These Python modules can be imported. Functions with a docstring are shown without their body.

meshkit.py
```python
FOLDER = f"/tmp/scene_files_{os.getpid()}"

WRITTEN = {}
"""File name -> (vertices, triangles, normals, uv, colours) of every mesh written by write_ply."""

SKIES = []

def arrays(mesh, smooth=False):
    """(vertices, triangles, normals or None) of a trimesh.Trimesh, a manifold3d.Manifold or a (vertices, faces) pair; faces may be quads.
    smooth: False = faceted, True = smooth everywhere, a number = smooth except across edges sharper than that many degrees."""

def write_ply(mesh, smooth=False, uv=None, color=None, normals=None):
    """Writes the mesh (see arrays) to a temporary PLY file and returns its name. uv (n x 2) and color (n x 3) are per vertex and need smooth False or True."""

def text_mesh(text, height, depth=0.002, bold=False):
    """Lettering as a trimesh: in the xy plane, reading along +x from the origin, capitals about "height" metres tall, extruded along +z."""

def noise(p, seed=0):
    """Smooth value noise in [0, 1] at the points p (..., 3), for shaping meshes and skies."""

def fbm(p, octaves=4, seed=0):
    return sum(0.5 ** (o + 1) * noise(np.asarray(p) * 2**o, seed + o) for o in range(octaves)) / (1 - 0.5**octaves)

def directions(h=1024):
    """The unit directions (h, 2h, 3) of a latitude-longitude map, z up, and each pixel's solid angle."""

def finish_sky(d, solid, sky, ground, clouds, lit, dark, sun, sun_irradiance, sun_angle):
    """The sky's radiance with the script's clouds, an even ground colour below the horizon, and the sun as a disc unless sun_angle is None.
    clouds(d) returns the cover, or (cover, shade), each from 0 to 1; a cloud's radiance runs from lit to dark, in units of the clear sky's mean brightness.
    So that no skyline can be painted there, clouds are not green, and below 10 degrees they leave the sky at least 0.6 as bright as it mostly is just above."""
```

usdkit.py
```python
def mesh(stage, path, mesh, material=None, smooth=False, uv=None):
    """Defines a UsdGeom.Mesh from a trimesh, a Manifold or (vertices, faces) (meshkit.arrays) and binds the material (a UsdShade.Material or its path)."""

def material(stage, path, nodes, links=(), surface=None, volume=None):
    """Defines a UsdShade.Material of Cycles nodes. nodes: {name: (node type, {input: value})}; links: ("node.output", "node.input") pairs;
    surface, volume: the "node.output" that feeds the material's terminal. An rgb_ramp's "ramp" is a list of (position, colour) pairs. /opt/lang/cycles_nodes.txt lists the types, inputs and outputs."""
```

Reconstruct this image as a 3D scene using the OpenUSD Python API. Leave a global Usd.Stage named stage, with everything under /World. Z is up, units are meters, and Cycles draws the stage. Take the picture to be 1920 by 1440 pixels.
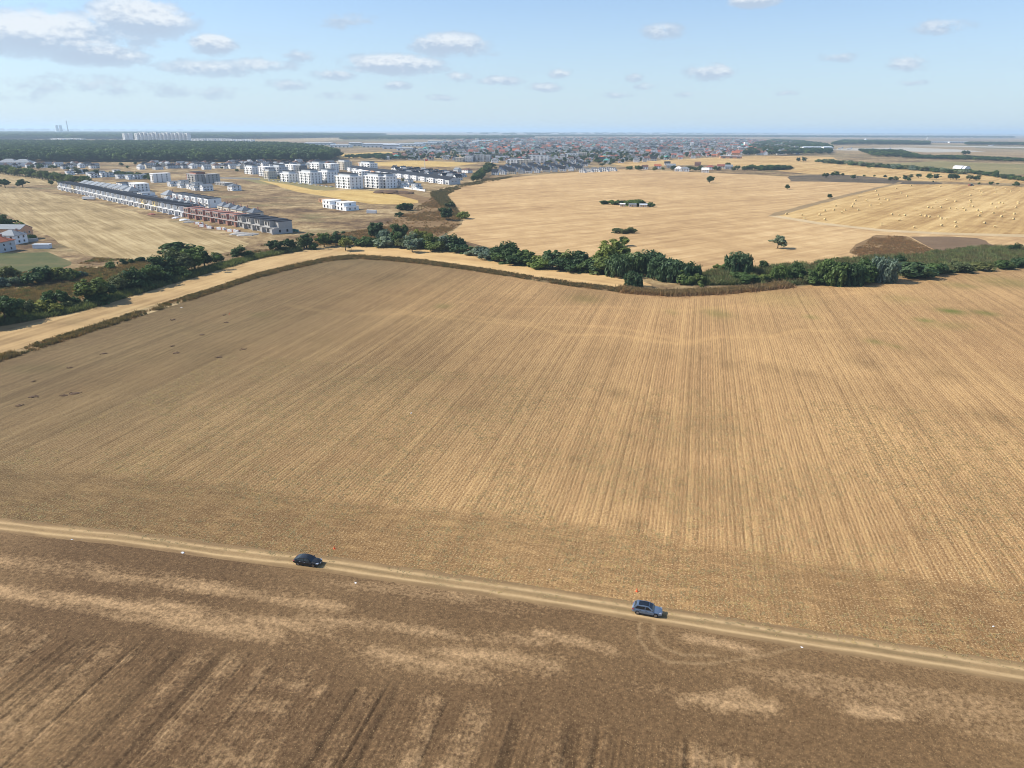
import math, random
import numpy as np, trimesh, usdkit, meshkit
import shapely
from shapely.geometry import Polygon, Point, LineString
from scipy.spatial import Delaunay
from pxr import Usd, UsdGeom, UsdLux, UsdShade, Sdf, Gf, Vt

stage = Usd.Stage.CreateInMemory()
UsdGeom.SetStageUpAxis(stage, 'Z')
UsdGeom.SetStageMetersPerUnit(stage, 1.0)
stage.SetDefaultPrim(UsdGeom.Xform.Define(stage, '/World').GetPrim())
UsdGeom.Scope.Define(stage, '/World/Looks')
PI = math.pi
rng = np.random.default_rng(7)
random.seed(7)

# ------------------------------------------------------------------ camera
CAM_H, FPX, PITCH, ROLL = 72.0, 1333.0, math.radians(19.62), math.radians(0.27)
cam = UsdGeom.Camera.Define(stage, '/World/camera')
cam.CreateFocalLengthAttr(24.0)
cam.CreateHorizontalApertureAttr(24.0 * 1920 / FPX)
cam.CreateVerticalApertureAttr(24.0 * 1440 / FPX)
cam.CreateClippingRangeAttr(Gf.Vec2f(0.5, 200000))
cam.CreateExposureAttr(0.5)
cp, sp, cr, sr = math.cos(PITCH), math.sin(PITCH), math.cos(ROLL), math.sin(ROLL)
R0, U0, F0 = np.array([1.0, 0, 0]), np.array([0, sp, cp]), np.array([0, cp, -sp])
RIGHT = cr * R0 + sr * U0
UP = -sr * R0 + cr * U0
M = np.eye(4)
M[0, :3], M[1, :3], M[2, :3], M[3, :3] = RIGHT, UP, -F0, [0, 0, CAM_H]
cam.AddTransformOp().Set(Gf.Matrix4d(*M.ravel().tolist()))

# ------------------------------------------------------------------ sky and sun
SUN_EL, SUN_AZ = math.radians(40), math.radians(-85)          # azimuth from +y towards +x
SUN_DIR = np.array([math.sin(SUN_AZ) * math.cos(SUN_EL), math.cos(SUN_AZ) * math.cos(SUN_EL), math.sin(SUN_EL)])
SKY_STRENGTH, SUN_INTENSITY = 0.085, 1.25


def ray(px, py):
    d = F0 * FPX + RIGHT * (px - 960) + UP * (720 - py)
    return d / np.linalg.norm(d)


def at(px, py, z=0.0):
    """The point of the level ground that the photograph shows at this pixel."""
    d = ray(px, py)
    t = (z - CAM_H) / d[2]
    return np.array([d[0] * t, d[1] * t, z])


def px_per_m(p):
    return FPX / float(np.dot(np.array([p[0], p[1], 0]) - [0, 0, CAM_H], F0))


class Ref(str):
    pass


class Node:
    def __init__(self, name): self.name = name
    def __getattr__(self, out): return Ref(f'{self.name}.{out}')


class Mat:
    """A small builder of node graphs."""
    def __init__(self): self.nodes, self.links = {}, []

    def __call__(self, kind, **kw):
        name, given = f'n{len(self.nodes)}', {}
        for k, v in kw.items():
            if isinstance(v, Ref): self.links.append((str(v), f'{name}.{k}'))
            else: given[k] = v
        self.nodes[name] = (kind, given)
        return Node(name)

    def m(self, op, a, b=0.0, c=0.0, clamp=False):
        return self('math', math_type=op, value1=a, value2=b, value3=c, use_clamp=clamp).value
    def add(self, a, b): return self.m('add', a, b)
    def sub(self, a, b): return self.m('subtract', a, b)
    def mul(self, a, b): return self.m('multiply', a, b)
    def mix(self, f, a, b, kind='mix'): return self('mix_color', blend_type=kind, fac=f, a=a, b=b).result
    def noise(self, vec, scale, detail=3.0, rough=0.55, dist=0.0):
        return self('noise_texture', dimensions='3D', type='fBM', vector=vec, scale=scale, detail=detail, roughness=rough, distortion=dist).fac
    def ramp01(self, v, lo, hi, a=0.0, b=1.0, smooth=False):
        return self('map_range', range_type='smoothstep' if smooth else 'linear', value=v, from_min=lo, from_max=hi, to_min=a, to_max=b, clamp=True).result
    def dot(self, v, d): return self('vector_math', math_type='dot_product', vector1=v, vector2=d).value
    def xyz(self, x, y, z=0.0): return self('combine_xyz', x=x, y=y, z=z).vector
    def bump(self, h, strength=0.5, distance=0.1): return self('bump', height=h, strength=strength, distance=distance).normal

    def done(self, name, surface=None, volume=None):
        return usdkit.material(stage, f'/World/Looks/{name}', self.nodes, self.links, surface=None if surface is None else str(surface), volume=None if volume is None else str(volume))


def sky_material():
    g = Mat()
    sky = g('sky_texture', sky_type='single_scattering', sun_disc=False, sun_elevation=SUN_EL, sun_rotation=SUN_AZ, altitude=100.0, air_density=1.0, aerosol_density=1.0, ozone_density=1.0).color
    d = g('texture_coordinate').generated
    sep = g('separate_xyz', vector=d)
    az = g.m('arctan2', sep.x, sep.y)
    el = g.m('arcsine', sep.z)
    #            px    py   rx  ry  thickness
    blobs = [(85, 62, 105, 32, 1.0), (15, 75, 90, 24, .6), (262, 34, 80, 30, 1.0), (300, 48, 60, 14, .5), (180, 103, 78, 16, .8), (400, 84, 40, 17, .85), (265, 78, 36, 16, .45),
             (845, 84, 72, 20, .75), (740, 122, 92, 18, .8), (395, 128, 95, 14, .5), (490, 122, 62, 12, .5), (630, 140, 46, 10, .5), (200, 160, 100, 18, .3), (60, 165, 90, 22, .28), (540, 160, 40, 10, .4),
             (740, 160, 30, 8, .5), (860, 144, 26, 9, .5), (940, 152, 44, 9, .55), (1020, 164, 36, 8, .5), (1050, 138, 26, 9, .5), (1240, 60, 40, 14, .55), (1335, 135, 48, 14, .6), (1410, 2, 44, 11, .8), (1190, 146, 18, 8, .45),
             (1210, 162, 22, 8, .45), (1765, 50, 44, 12, .5), (1700, 120, 34, 14, .5), (1570, 108, 34, 9, .42), (650, 40, 60, 14, .35), (1290, 178, 24, 6, .4), (380, 172, 100, 12, .3), (1475, 175, 20, 5, .4), (1160, 178, 30, 6, .4),
             (560, 104, 36, 10, .4), (940, 100, 30, 6, .3), (655, 180, 60, 8, .3), (825, 184, 40, 6, .35), (1710, 155, 24, 5, .35)]
    cover, top = None, None
    for px, py, rx, ry, th in blobs:
        v = ray(px, py)
        a0, e0 = math.atan2(v[0], v[1]), math.asin(v[2])
        ra, re = rx / FPX * 1.25, ry / FPX * 1.3
        u = g.m('multiply_add', az, 1 / ra, -a0 / ra)
        w = g.m('multiply_add', el, 1 / re, -e0 / re)
        q = g.m('multiply_add', u, u, g.mul(w, w))
        mk = g.mul(g.m('subtract', 1.0, q, clamp=True), min(1.0, th + .14))
        tp = g.mul(mk, w)
        cover = mk if cover is None else g.m('maximum', cover, mk)
        top = tp if top is None else g.add(top, tp)
    vec = g.xyz(az, g.mul(el, 2.0), g.mul(az, 0.3))
    n1 = g.noise(vec, 30.0, 8.0, 0.64, 0.2)
    n2 = g.noise(vec, 90.0, 5.0, 0.55)
    lay = g.noise(g.xyz(az, g.mul(el, 5.0), 1.7), 7.0, 6.0, 0.6)
    lay = g.mul(g.ramp01(lay, .52, .75), g.mul(g.ramp01(el, 0.02, .06), g.ramp01(el, .17, .10)))
    c = g.add(g.mul(cover, 1.3), g.mul(g.sub(n1, .5), 2.2))
    c = g.mul(g.ramp01(c, .22, .80, smooth=True), g.ramp01(cover, 0.0, .18))
    c = g.m('maximum', g.mul(c, g.ramp01(cover, .1, .8, .5, .9)), g.mul(lay, .10))
    lit = g.ramp01(g.add(g.mul(top, 1.0), g.mul(g.sub(n2, .45), 1.3)), -.1, .38)
    lit = g.mul(lit, g.ramp01(cover, .28, .62))
    white = g('rgb_ramp', ramp=[(0, (4.2, 5.1, 6.35)), (1, (7.2, 7.6, 8.0))], fac=lit).color
    # haze whitens the sky towards the horizon
    pale = g.mix(g.ramp01(el, .21, .0, .12, .72), g.mix(1.0, sky, (.85, 1.09, 1.42), 'multiply'), (6.1, 7.35, 8.2))
    cl = g('mix', mix_type='mix', fac=c, color1=pale, color2=white).color
    bg = g('background_shader', color=cl, strength=SKY_STRENGTH)
    return g.done('sky_look', bg.background)


dome = UsdLux.DomeLight.Define(stage, '/World/sky')
UsdShade.MaterialBindingAPI.Apply(dome.GetPrim()).Bind(sky_material())
sun = UsdLux.DistantLight.Define(stage, '/World/sun')
sun.CreateNormalizeAttr(True); sun.CreateIntensityAttr(SUN_INTENSITY); sun.CreateAngleAttr(0.53); sun.CreateColorAttr(Gf.Vec3f(1.0, 0.945, 0.86))
z = SUN_DIR
xa = np.cross([0, 0, 1.0], z); xa /= np.linalg.norm(xa)
ya = np.cross(z, xa)
S = np.eye(4); S[0, :3], S[1, :3], S[2, :3] = xa, ya, z
sun.AddTransformOp().Set(Gf.Matrix4d(*S.ravel().tolist()))

# ------------------------------------------------------------------ scene helpers
used = {}


def numbered(name, parent='/World'):
    k = (parent, name)
    used[k] = used.get(k, -1) + 1
    return f'{parent}/{name}' + (f'_{used[k]:03d}' if used[k] else '')


def tag(prim, label=None, cat=None, group=None, kind=None):
    for k, v in (('label', label), ('category', cat), ('group', group), ('kind', kind)):
        if v: prim.SetCustomDataByKey(k, v)
    return prim


def obj(name, mesh, mat, parent='/World', smooth=False, **t):
    p = usdkit.mesh(stage, numbered(name, parent), mesh, mat, smooth)
    tag(p.GetPrim(), **t)
    return p


def xform(path, loc, rot=0.0, scale=None):
    x = UsdGeom.Xform.Define(stage, path)
    x.AddTranslateOp().Set(Gf.Vec3d(*map(float, loc)))
    x.AddRotateZOp().Set(float(math.degrees(rot)))
    if scale is not None: x.AddScaleOp().Set(Gf.Vec3f(*map(float, np.broadcast_to(scale, 3))))
    return x


CLASSES = {}
RANKED = {}


def parts_under(path, parts):
    """parts: (name, mesh, material, [children], smooth). Each becomes a mesh of its own."""
    for part in parts:
        name, mesh, mat = part[:3]
        kids = part[3] if len(part) > 3 else []
        p = obj(name, mesh, mat, path, part[4] if len(part) > 4 else False)
        if len(part) > 5 and part[5]: tag(p.GetPrim(), label=part[5])
        parts_under(str(p.GetPath()), kids)


def kind_of(key, build):
    """A class prim that holds the parts of one kind of thing; built once."""
    if key not in CLASSES:
        path = f'/World/kind_{len(CLASSES):03d}'
        stage.CreateClassPrim(path)
        c = stage.GetPrimAtPath(path)
        c.SetTypeName('Xform')
        parts_under(path, build())
        CLASSES[key] = path
    return CLASSES[key]


def place(cls, name, loc, rot=0.0, scale=None, **t):
    lb = t.get('label')
    path = numbered(name)
    x = xform(path, loc, rot, scale)
    p = x.GetPrim()
    p.GetReferences().AddInternalReference(cls)
    p.SetInstanceable(True)
    tag(p, **t)
    if lb and '{n}' in lb:                                     # look-alikes are told apart by their order from the left
        d_ = np.array([loc[0], loc[1], 0]) - [0, 0, CAM_H]
        RANKED.setdefault((lb, t.get('group')), []).append((float(np.dot(d_, RIGHT) / np.dot(d_, F0)), p))
    return p


def thing(name, parts, loc, rot=0.0, **t):
    path = numbered(name)
    tag(xform(path, loc, rot).GetPrim(), **t)
    parts_under(path, parts)


def scatter(name, protos, pts, rots, scales, idx, **t):
    """Uncountable stuff: one PointInstancer with its prototypes inside. protos: lists of (mesh, material)."""
    path = numbered(name)
    pi = UsdGeom.PointInstancer.Define(stage, path)
    targets = []
    for i, (mesh, mat) in enumerate(protos):
        targets.append(usdkit.mesh(stage, f'{path}/sample_{i:03d}', mesh, mat).GetPath())
    pi.CreatePrototypesRel().SetTargets(targets)
    pts = np.asarray(pts, np.float32)
    q = np.zeros((len(pts), 4), np.float32)
    q[:, 0], q[:, 3] = np.cos(np.asarray(rots) / 2), np.sin(np.asarray(rots) / 2)
    pi.CreatePositionsAttr(Vt.Vec3fArray.FromNumpy(pts))
    pi.CreateOrientationsAttr(Vt.QuathArray([Gf.Quath(float(a[0]), 0, 0, float(a[3])) for a in q]))
    sc = np.asarray(scales, np.float32)
    sc = np.repeat(sc[:, None], 3, 1) if sc.ndim == 1 else sc
    pi.CreateScalesAttr(Vt.Vec3fArray.FromNumpy(np.ascontiguousarray(sc)))
    pi.CreateProtoIndicesAttr(Vt.IntArray.FromNumpy(np.asarray(idx, np.int32)))
    tag(pi.GetPrim(), kind='stuff', **t)


BOXF = np.array([[0, 2, 1], [0, 3, 2], [4, 5, 6], [4, 6, 7], [0, 1, 5], [0, 5, 4], [1, 2, 6], [1, 6, 5], [2, 3, 7], [2, 7, 6], [3, 0, 4], [3, 4, 7]])


def box(x0, x1, y0, y1, z0, z1):
    return trimesh.Trimesh(np.array([[x0, y0, z0], [x1, y0, z0], [x1, y1, z0], [x0, y1, z0], [x0, y0, z1], [x1, y0, z1], [x1, y1, z1], [x0, y1, z1]], float), BOXF.copy(), process=False)


def cat(*ms):
    at_ = np.cumsum([0] + [len(m.vertices) for m in ms])
    return trimesh.Trimesh(np.vstack([m.vertices for m in ms]), np.vstack([m.faces + k for m, k in zip(ms, at_)]), process=False)


def poly3(verts, faces):
    """A mesh of polygons (fans)."""
    f = [(a[0], a[i], a[i + 1]) for a in faces for i in range(1, len(a) - 1)]
    return trimesh.Trimesh(np.array(verts, float), np.array(f), process=False)


def prism(poly, y0, y1):
    """An outline in (x, z), thickened from y0 to y1."""
    m = trimesh.creation.extrude_polygon(Polygon(poly), y1 - y0, engine='earcut')
    v = m.vertices.copy()
    m.vertices = np.stack([v[:, 0], y1 - v[:, 2], v[:, 1]], 1)
    if m.volume < 0: m.invert()
    return m


ORD = ['first', 'second', 'third', 'fourth', 'fifth', 'sixth', 'seventh', 'eighth', 'ninth', 'tenth', 'eleventh', 'twelfth', 'thirteenth', 'fourteenth', 'fifteenth', 'sixteenth', 'seventeenth', 'eighteenth', 'nineteenth']
TENS = {2: ('twentieth', 'twenty'), 3: ('thirtieth', 'thirty'), 4: ('fortieth', 'forty'), 5: ('fiftieth', 'fifty'), 6: ('sixtieth', 'sixty'), 7: ('seventieth', 'seventy'), 8: ('eightieth', 'eighty'), 9: ('ninetieth', 'ninety')}


def nth(i):
    if i >= 100: return 'hundred and ' + nth(i - 100)
    if i == 99: return 'hundredth'
    if i < 19: return ORD[i]
    t, o = divmod(i + 1, 10)
    return TENS[t][0] if o == 0 else f'{TENS[t][1]}-{ORD[o - 1]}'


# ------------------------------------------------------------------ materials
def plain(name, col, rough=0.8, vary=0.12, scale=0.6, metal=0.0, spec=0.3, coat=0.0, island=False):
    g = Mat()
    p = g('texture_coordinate').object
    n = g.noise(p, scale, 4.0, .6)
    rnd = g('object_info').random
    f = g.add(g.mul(g.sub(n, .5), vary * 2.2), g.mul(g.sub(rnd, .5), vary * 1.2))
    c = g.mix(1.0, col, g('combine_color', color_type='rgb', r=g.add(1.0, f), g=g.add(1.0, f), b=g.add(1.0, f)).color, 'multiply')
    b = g('principled_bsdf', base_color=c, roughness=rough, metallic=metal, specular_ior_level=spec, coat_weight=coat)
    return g.done(name, b.BSDF)


white_wall = plain('white_render', (.74, .73, .70), .85, .08)
cream_wall = plain('cream_render', (.56, .50, .40), .85, .1)
grey_wall = plain('grey_render', (.42, .43, .43), .85, .1)
darkgrey_wall = plain('dark_grey_render', (.16, .165, .17), .8, .1)
orange_wall = plain('orange_render', (.55, .30, .17), .85, .1)
concrete = plain('concrete', (.36, .345, .32), .9, .12)
dark_roof = plain('dark_roof', (.030, .034, .042), .85, .2, spec=.1)
grey_roof = plain('grey_roof', (.12, .135, .15), .65, .15)
slate_roof = plain('slate_roof', (.20, .215, .225), .6, .12)
red_roof = plain('red_tile_roof', (.25, .085, .06), .8, .25)
orange_roof = plain('orange_tile_roof', (.38, .115, .055), .8, .2)
brown_roof = plain('brown_tile_roof', (.13, .07, .05), .8, .25)
sheet_roof = plain('pale_sheet_roof', (.52, .55, .57), .5, .1)
glass_dark = plain('dark_window_glass', (.02, .024, .03), .12, .2, spec=.6)
hollow = plain('dark_hollow', (.03, .028, .027), .9, .2)
frame_white = plain('white_frame', (.7, .7, .7), .5, .05)
timber = plain('raw_timber', (.36, .22, .11), .8, .2)
blue_sheet = plain('blue_sheet', (.06, .2, .42), .5, .1)
yellow_wall = plain('yellow_render', (.58, .42, .14), .8, .1)
green_sheet = plain('green_sheet_roof', (.10, .30, .24), .5, .1)
bale_straw = plain('bale_straw', (.52, .39, .18), .9, .2, 2.5)
rubber = plain('tyre_rubber', (.016, .016, .017), .85, .1)
alloy = plain('wheel_alloy', (.45, .46, .48), .35, .05, metal=.9)
rubble_mat = plain('rubble', (.30, .28, .25), .95, .3, .4)
plastic_wrap = plain('white_wrap', (.62, .61, .60), .4, .15)
soil_heap = plain('heaped_soil', (.10, .058, .03), .95, .25, .4)
paper = plain('white_scrap', (.66, .66, .65), .6, .05)
orange_plastic = plain('orange_plastic', (.75, .13, .04), .5, .05)
steel_paint = plain('pale_steel', (.55, .56, .57), .5, .05)
red_cloth = plain('red_cloth', (.6, .05, .05), .7, .05)
bark = plain('bark', (.10, .075, .05), .9, .2, 3.0)


def brick_material():
    g = Mat()
    p = g('texture_coordinate').object
    s = g('separate_xyz', vector=p)
    b = g('brick_texture', vector=g.xyz(g.add(s.x, s.y), s.z, 0.0), scale=1.0, brick_width=.5, row_height=.25, mortar_size=.03, color1=(.42, .135, .07), color2=(.31, .095, .05), mortar=(.35, .3, .26)).color
    n = g.noise(p, .5, 4.0)
    c = g.mix(g.ramp01(n, .35, .75, 0.0, .5), b, (.22, .08, .05))
    return g.done('hollow_red_brick', g('principled_bsdf', base_color=c, roughness=.9).BSDF)


brick = brick_material()


def leaf_material(name, a, b, dry=None):
    g = Mat()
    p = g('geometry').position
    n = g.noise(p, .45, 3.0, .6)
    fine = g('geometry').random_per_island
    f = g.add(g.mul(n, .7), g.mul(fine, .5))
    c = g.mix(g.ramp01(f, .25, .95), a, b)
    rnd = g('object_info').random
    c = g.mix(1.0, c, g('rgb_ramp', ramp=[(0, (.72, .78, .8)), (.5, (1, 1, 1)), (1, (1.3, 1.2, .95))], fac=rnd).color, 'multiply')
    d = g('diffuse_bsdf', color=c).BSDF
    t = g('translucent_bsdf', color=g.mix(1.0, c, (1.1, 1.2, .6), 'multiply')).BSDF
    gl = g('glossy_bsdf', color=(.5, .55, .5), roughness=.55).BSDF
    mx = g('mix_closure', fac=.25, closure1=d, closure2=t).closure
    return g.done(name, g('mix_closure', fac=.03, closure1=mx, closure2=gl).closure)


LEAF = {
    'dark': leaf_material('dark_leaves', (0.037, 0.068, 0.025), (0.109, 0.155, 0.049)),
    'mid': leaf_material('green_leaves', (0.070, 0.112, 0.031), (0.178, 0.225, 0.070)),
    'light': leaf_material('light_green_leaves', (0.106, 0.137, 0.035), (0.230, 0.255, 0.068)),
    'yellow': leaf_material('yellowing_leaves', (0.132, 0.151, 0.040), (0.317, 0.283, 0.079)),
    'silver': leaf_material('silver_leaves', (0.116, 0.155, 0.109), (0.310, 0.358, 0.265)),
    'willow': leaf_material('willow_leaves', (0.054, 0.093, 0.040), (0.178, 0.233, 0.101)),
    'olive': leaf_material('olive_leaves', (0.093, 0.109, 0.044), (0.202, 0.202, 0.078)),
    'forest': leaf_material('forest_leaves', (0.025, 0.053, 0.022), (0.101, 0.139, 0.047)),
}
weed_brown = leaf_material('brown_weeds', (.20, .135, .07), (.40, .27, .14))
weed_dark = leaf_material('dark_weeds', (.11, .09, .045), (.26, .20, .10))
weed_russet = leaf_material('russet_weeds', (.22, .125, .065), (.42, .25, .13))
weed_green = leaf_material('green_reeds', (.12, .14, .055), (.30, .31, .14))
straw_leaf = leaf_material('dry_straw', (.30, .23, .11), (.55, .44, .24))

# ---- ground materials, in field coordinates: s along the crop rows, t across them
ROW = math.atan2(*ray(1322, 246)[:2])
DS, DT = np.array([math.sin(ROW), math.cos(ROW), 0]), np.array([math.cos(ROW), -math.sin(ROW), 0])


def field_coords(g, ds=DS, dt=DT):
    p = g('geometry').position
    return p, g.dot(p, tuple(ds)), g.dot(p, tuple(dt))


def ground_bsdf(g, c, h=None, strength=.5, distance=.12):
    kw = dict(base_color=c, roughness=.95, specular_ior_level=.1)
    if h is not None: kw['normal'] = g.bump(h, strength, distance)
    return g('principled_bsdf', **kw).BSDF


def stubble_material():
    g = Mat()
    p, s, t = field_coords(g)
    mask = g('attribute', attribute='mask').color
    mk = g('separate_color', color=mask)                      # r: weeds, g: pale tracks, b: headland (rows run along the road)
    warp = g.mul(g.sub(g.noise(p, .02, 2.0), .5), .8)
    tw = g.add(t, warp)
    row = g.m('multiply_add', g.m('sine', g.mul(tw, 2 * PI / .78)), .5, .5)
    strk = g.noise(g.xyz(g.mul(s, .10), tw, 0.0), 1.5, 4.0, .72)
    broad = g.noise(g.xyz(g.mul(s, .016), t, 3.0), .38, 4.0, .62)
    head = g.noise(g.xyz(g.mul(t, .3), s, 5.0), .9, 5.0, .68)
    fine = g.noise(p, 1.7, 6.0, .76)
    straw = g.noise(p, 3.4, 3.0, .75)
    macro = g.noise(p, .014, 4.0, .55)
    patch = g.noise(p, .055, 4.0, .6)
    c = g.mix(g.ramp01(macro, .36, .66), (.265, .16, .076), (.365, .232, .112))
    c = g.mix(g.ramp01(patch, .5, .74, 0.0, .5), c, (.215, .13, .062))
    c = g.mix(g.ramp01(broad, .48, .68, 0.0, .34), c, (.46, .305, .145))
    c = g.mix(g.ramp01(broad, .48, .32, 0.0, .34), c, (.19, .118, .058))
    rows = g.mul(g.add(g.mul(row, .5), g.mul(g.ramp01(strk, .3, .7), .7)), 1.0)
    rowc = g.mix(g.ramp01(rows, .25, .60, .58, 0.0), c, (.125, .075, .036))
    rid = g.m('floor', g.mul(tw, 1 / .78))
    own = g('white_noise_texture', dimensions='1D', w=rid).value
    own = g.add(own, g.mul(g.sub(g.noise(g.xyz(g.mul(s, .012), g.mul(rid, 3.7), 0.0), 1.0, 3.0, .6), .5), 1.1))
    rowc = g.mix(g.ramp01(own, .62, 1.05, 0.0, .42), rowc, (.125, .072, .032))
    rowc = g.mix(g.ramp01(own, .30, -.05, 0.0, .22), rowc, (.52, .355, .165))
    rowc = g.mix(g.ramp01(rows, .72, 1.1, 0.0, .4), rowc, (.56, .385, .185))
    headc = g.mix(g.ramp01(head, .38, .60, .55, 0.0), c, (.17, .10, .045))
    headc = g.mix(g.ramp01(head, .52, .75, 0.0, .4), headc, (.50, .33, .15))
    c = g.mix(mk.b, rowc, headc)
    c = g.mix(g.ramp01(straw, .555, .66, 0.0, .8), c, (.70, .54, .32))
    c = g.mix(g.ramp01(fine, .34, .50, .8, 0.0), c, (.115, .068, .034))
    c = g.mix(g.mul(mk.g, g.ramp01(fine, .3, .6, .15, .7)), c, (.52, .345, .16))
    c = g.mix(g.mul(mk.r, g.ramp01(patch, .3, .62, .45, 1.0)), c, (.10, .118, .03))
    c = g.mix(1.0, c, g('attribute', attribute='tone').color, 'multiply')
    h = g.add(g.mul(rows, .6), g.mul(fine, .7))
    return g.done('stubble', ground_bsdf(g, c, h, .55, .12))


def ploughed_material():
    g = Mat()
    p, s, t = field_coords(g)
    col = g('attribute', attribute='soil').color
    dry = g('separate_color', color=g('attribute', attribute='dry').color).r
    f1 = g.noise(p, 1.9, 6.0, .74)
    f2 = g.noise(p, 4.2, 3.0, .7)
    f3 = g.noise(p, .5, 4.0, .65)
    wet = g.ramp01(g.add(dry, g.add(g.mul(g.sub(f1, .5), 1.2), g.mul(g.sub(f3, .5), .7))), .15, 1.0)
    col = g.mix(g.mul(wet, .92), col, (.345, .222, .112))
    straw = g.noise(g.xyz(g.mul(s, .6), t, 0.0), 6.5, 2.0, .7)
    c = g.mix(1.0, col, g('rgb_ramp', ramp=[(.28, (.42, .40, .38)), (.5, (.98, .98, .98)), (.74, (1.6, 1.6, 1.58))], fac=f1).color, 'multiply')
    c = g.mix(g.ramp01(f2, .60, .70, 0.0, .7), c, (.06, .036, .018))
    c = g.mix(g.ramp01(straw, .62, .70, 0.0, .7), c, (.50, .36, .18))
    return g.done('ploughed_soil', ground_bsdf(g, c, g.add(g.mul(f1, .8), g.mul(f2, .3)), .6, .14))


def road_material():
    g = Mat()
    p, s, t = field_coords(g)
    col = g('attribute', attribute='soil').color
    a = g.noise(g.xyz(s, g.mul(t, .06), 0.0), 2.4, 5.0, .6)
    b = g.noise(p, 1.2, 5.0, .65)
    c = g.mix(1.0, col, g('rgb_ramp', ramp=[(.25, (.66, .65, .64)), (.5, (1, 1, 1)), (.75, (1.22, 1.22, 1.2))], fac=g.add(g.mul(a, .6), g.mul(b, .4))).color, 'multiply')
    return g.done('dusty_track', ground_bsdf(g, c, g.add(a, b), .4, .08))


def crop_material(name, dark, mid, light, ds, period=9.0, green=None, contrast=1.0, mottle=.06):
    """A distant cut field: mottled, with swaths along the direction ds."""
    g = Mat()
    ds = np.array([ds[0], ds[1], 0.0]); ds /= np.linalg.norm(ds)
    dt = np.array([ds[1], -ds[0], 0.0])
    p, s, t = field_coords(g, ds, dt)
    a = g.noise(g.xyz(g.mul(s, .035), t, 0.0), 1.6 / period, 4.0, .62)
    b = g.noise(g.xyz(g.mul(s, .07), t, 2.0), .5 / period, 4.0, .6, .6)
    m = g.noise(p, mottle, 5.0, .62)
    big = g.noise(p, .006, 4.0, .55)
    f = g.add(g.add(g.mul(a, .45 * contrast), g.mul(b, .45 * contrast)), g.add(g.mul(m, .5), g.mul(big, .4)))
    mid0 = .45 * contrast + .45
    k = np.array([1.04, .98, .83])
    c = g('rgb_ramp', ramp=[(0, k * dark), (.5, k * mid), (1, k * light)], fac=g.ramp01(f, mid0 - .20, mid0 + .20)).color
    if green: c = g.mix(g.ramp01(g.noise(p, .012, 4.0, .6), .55, .75, 0.0, .75), c, green)
    return g.done(name, ground_bsdf(g, c, m, .4, .3))


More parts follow.
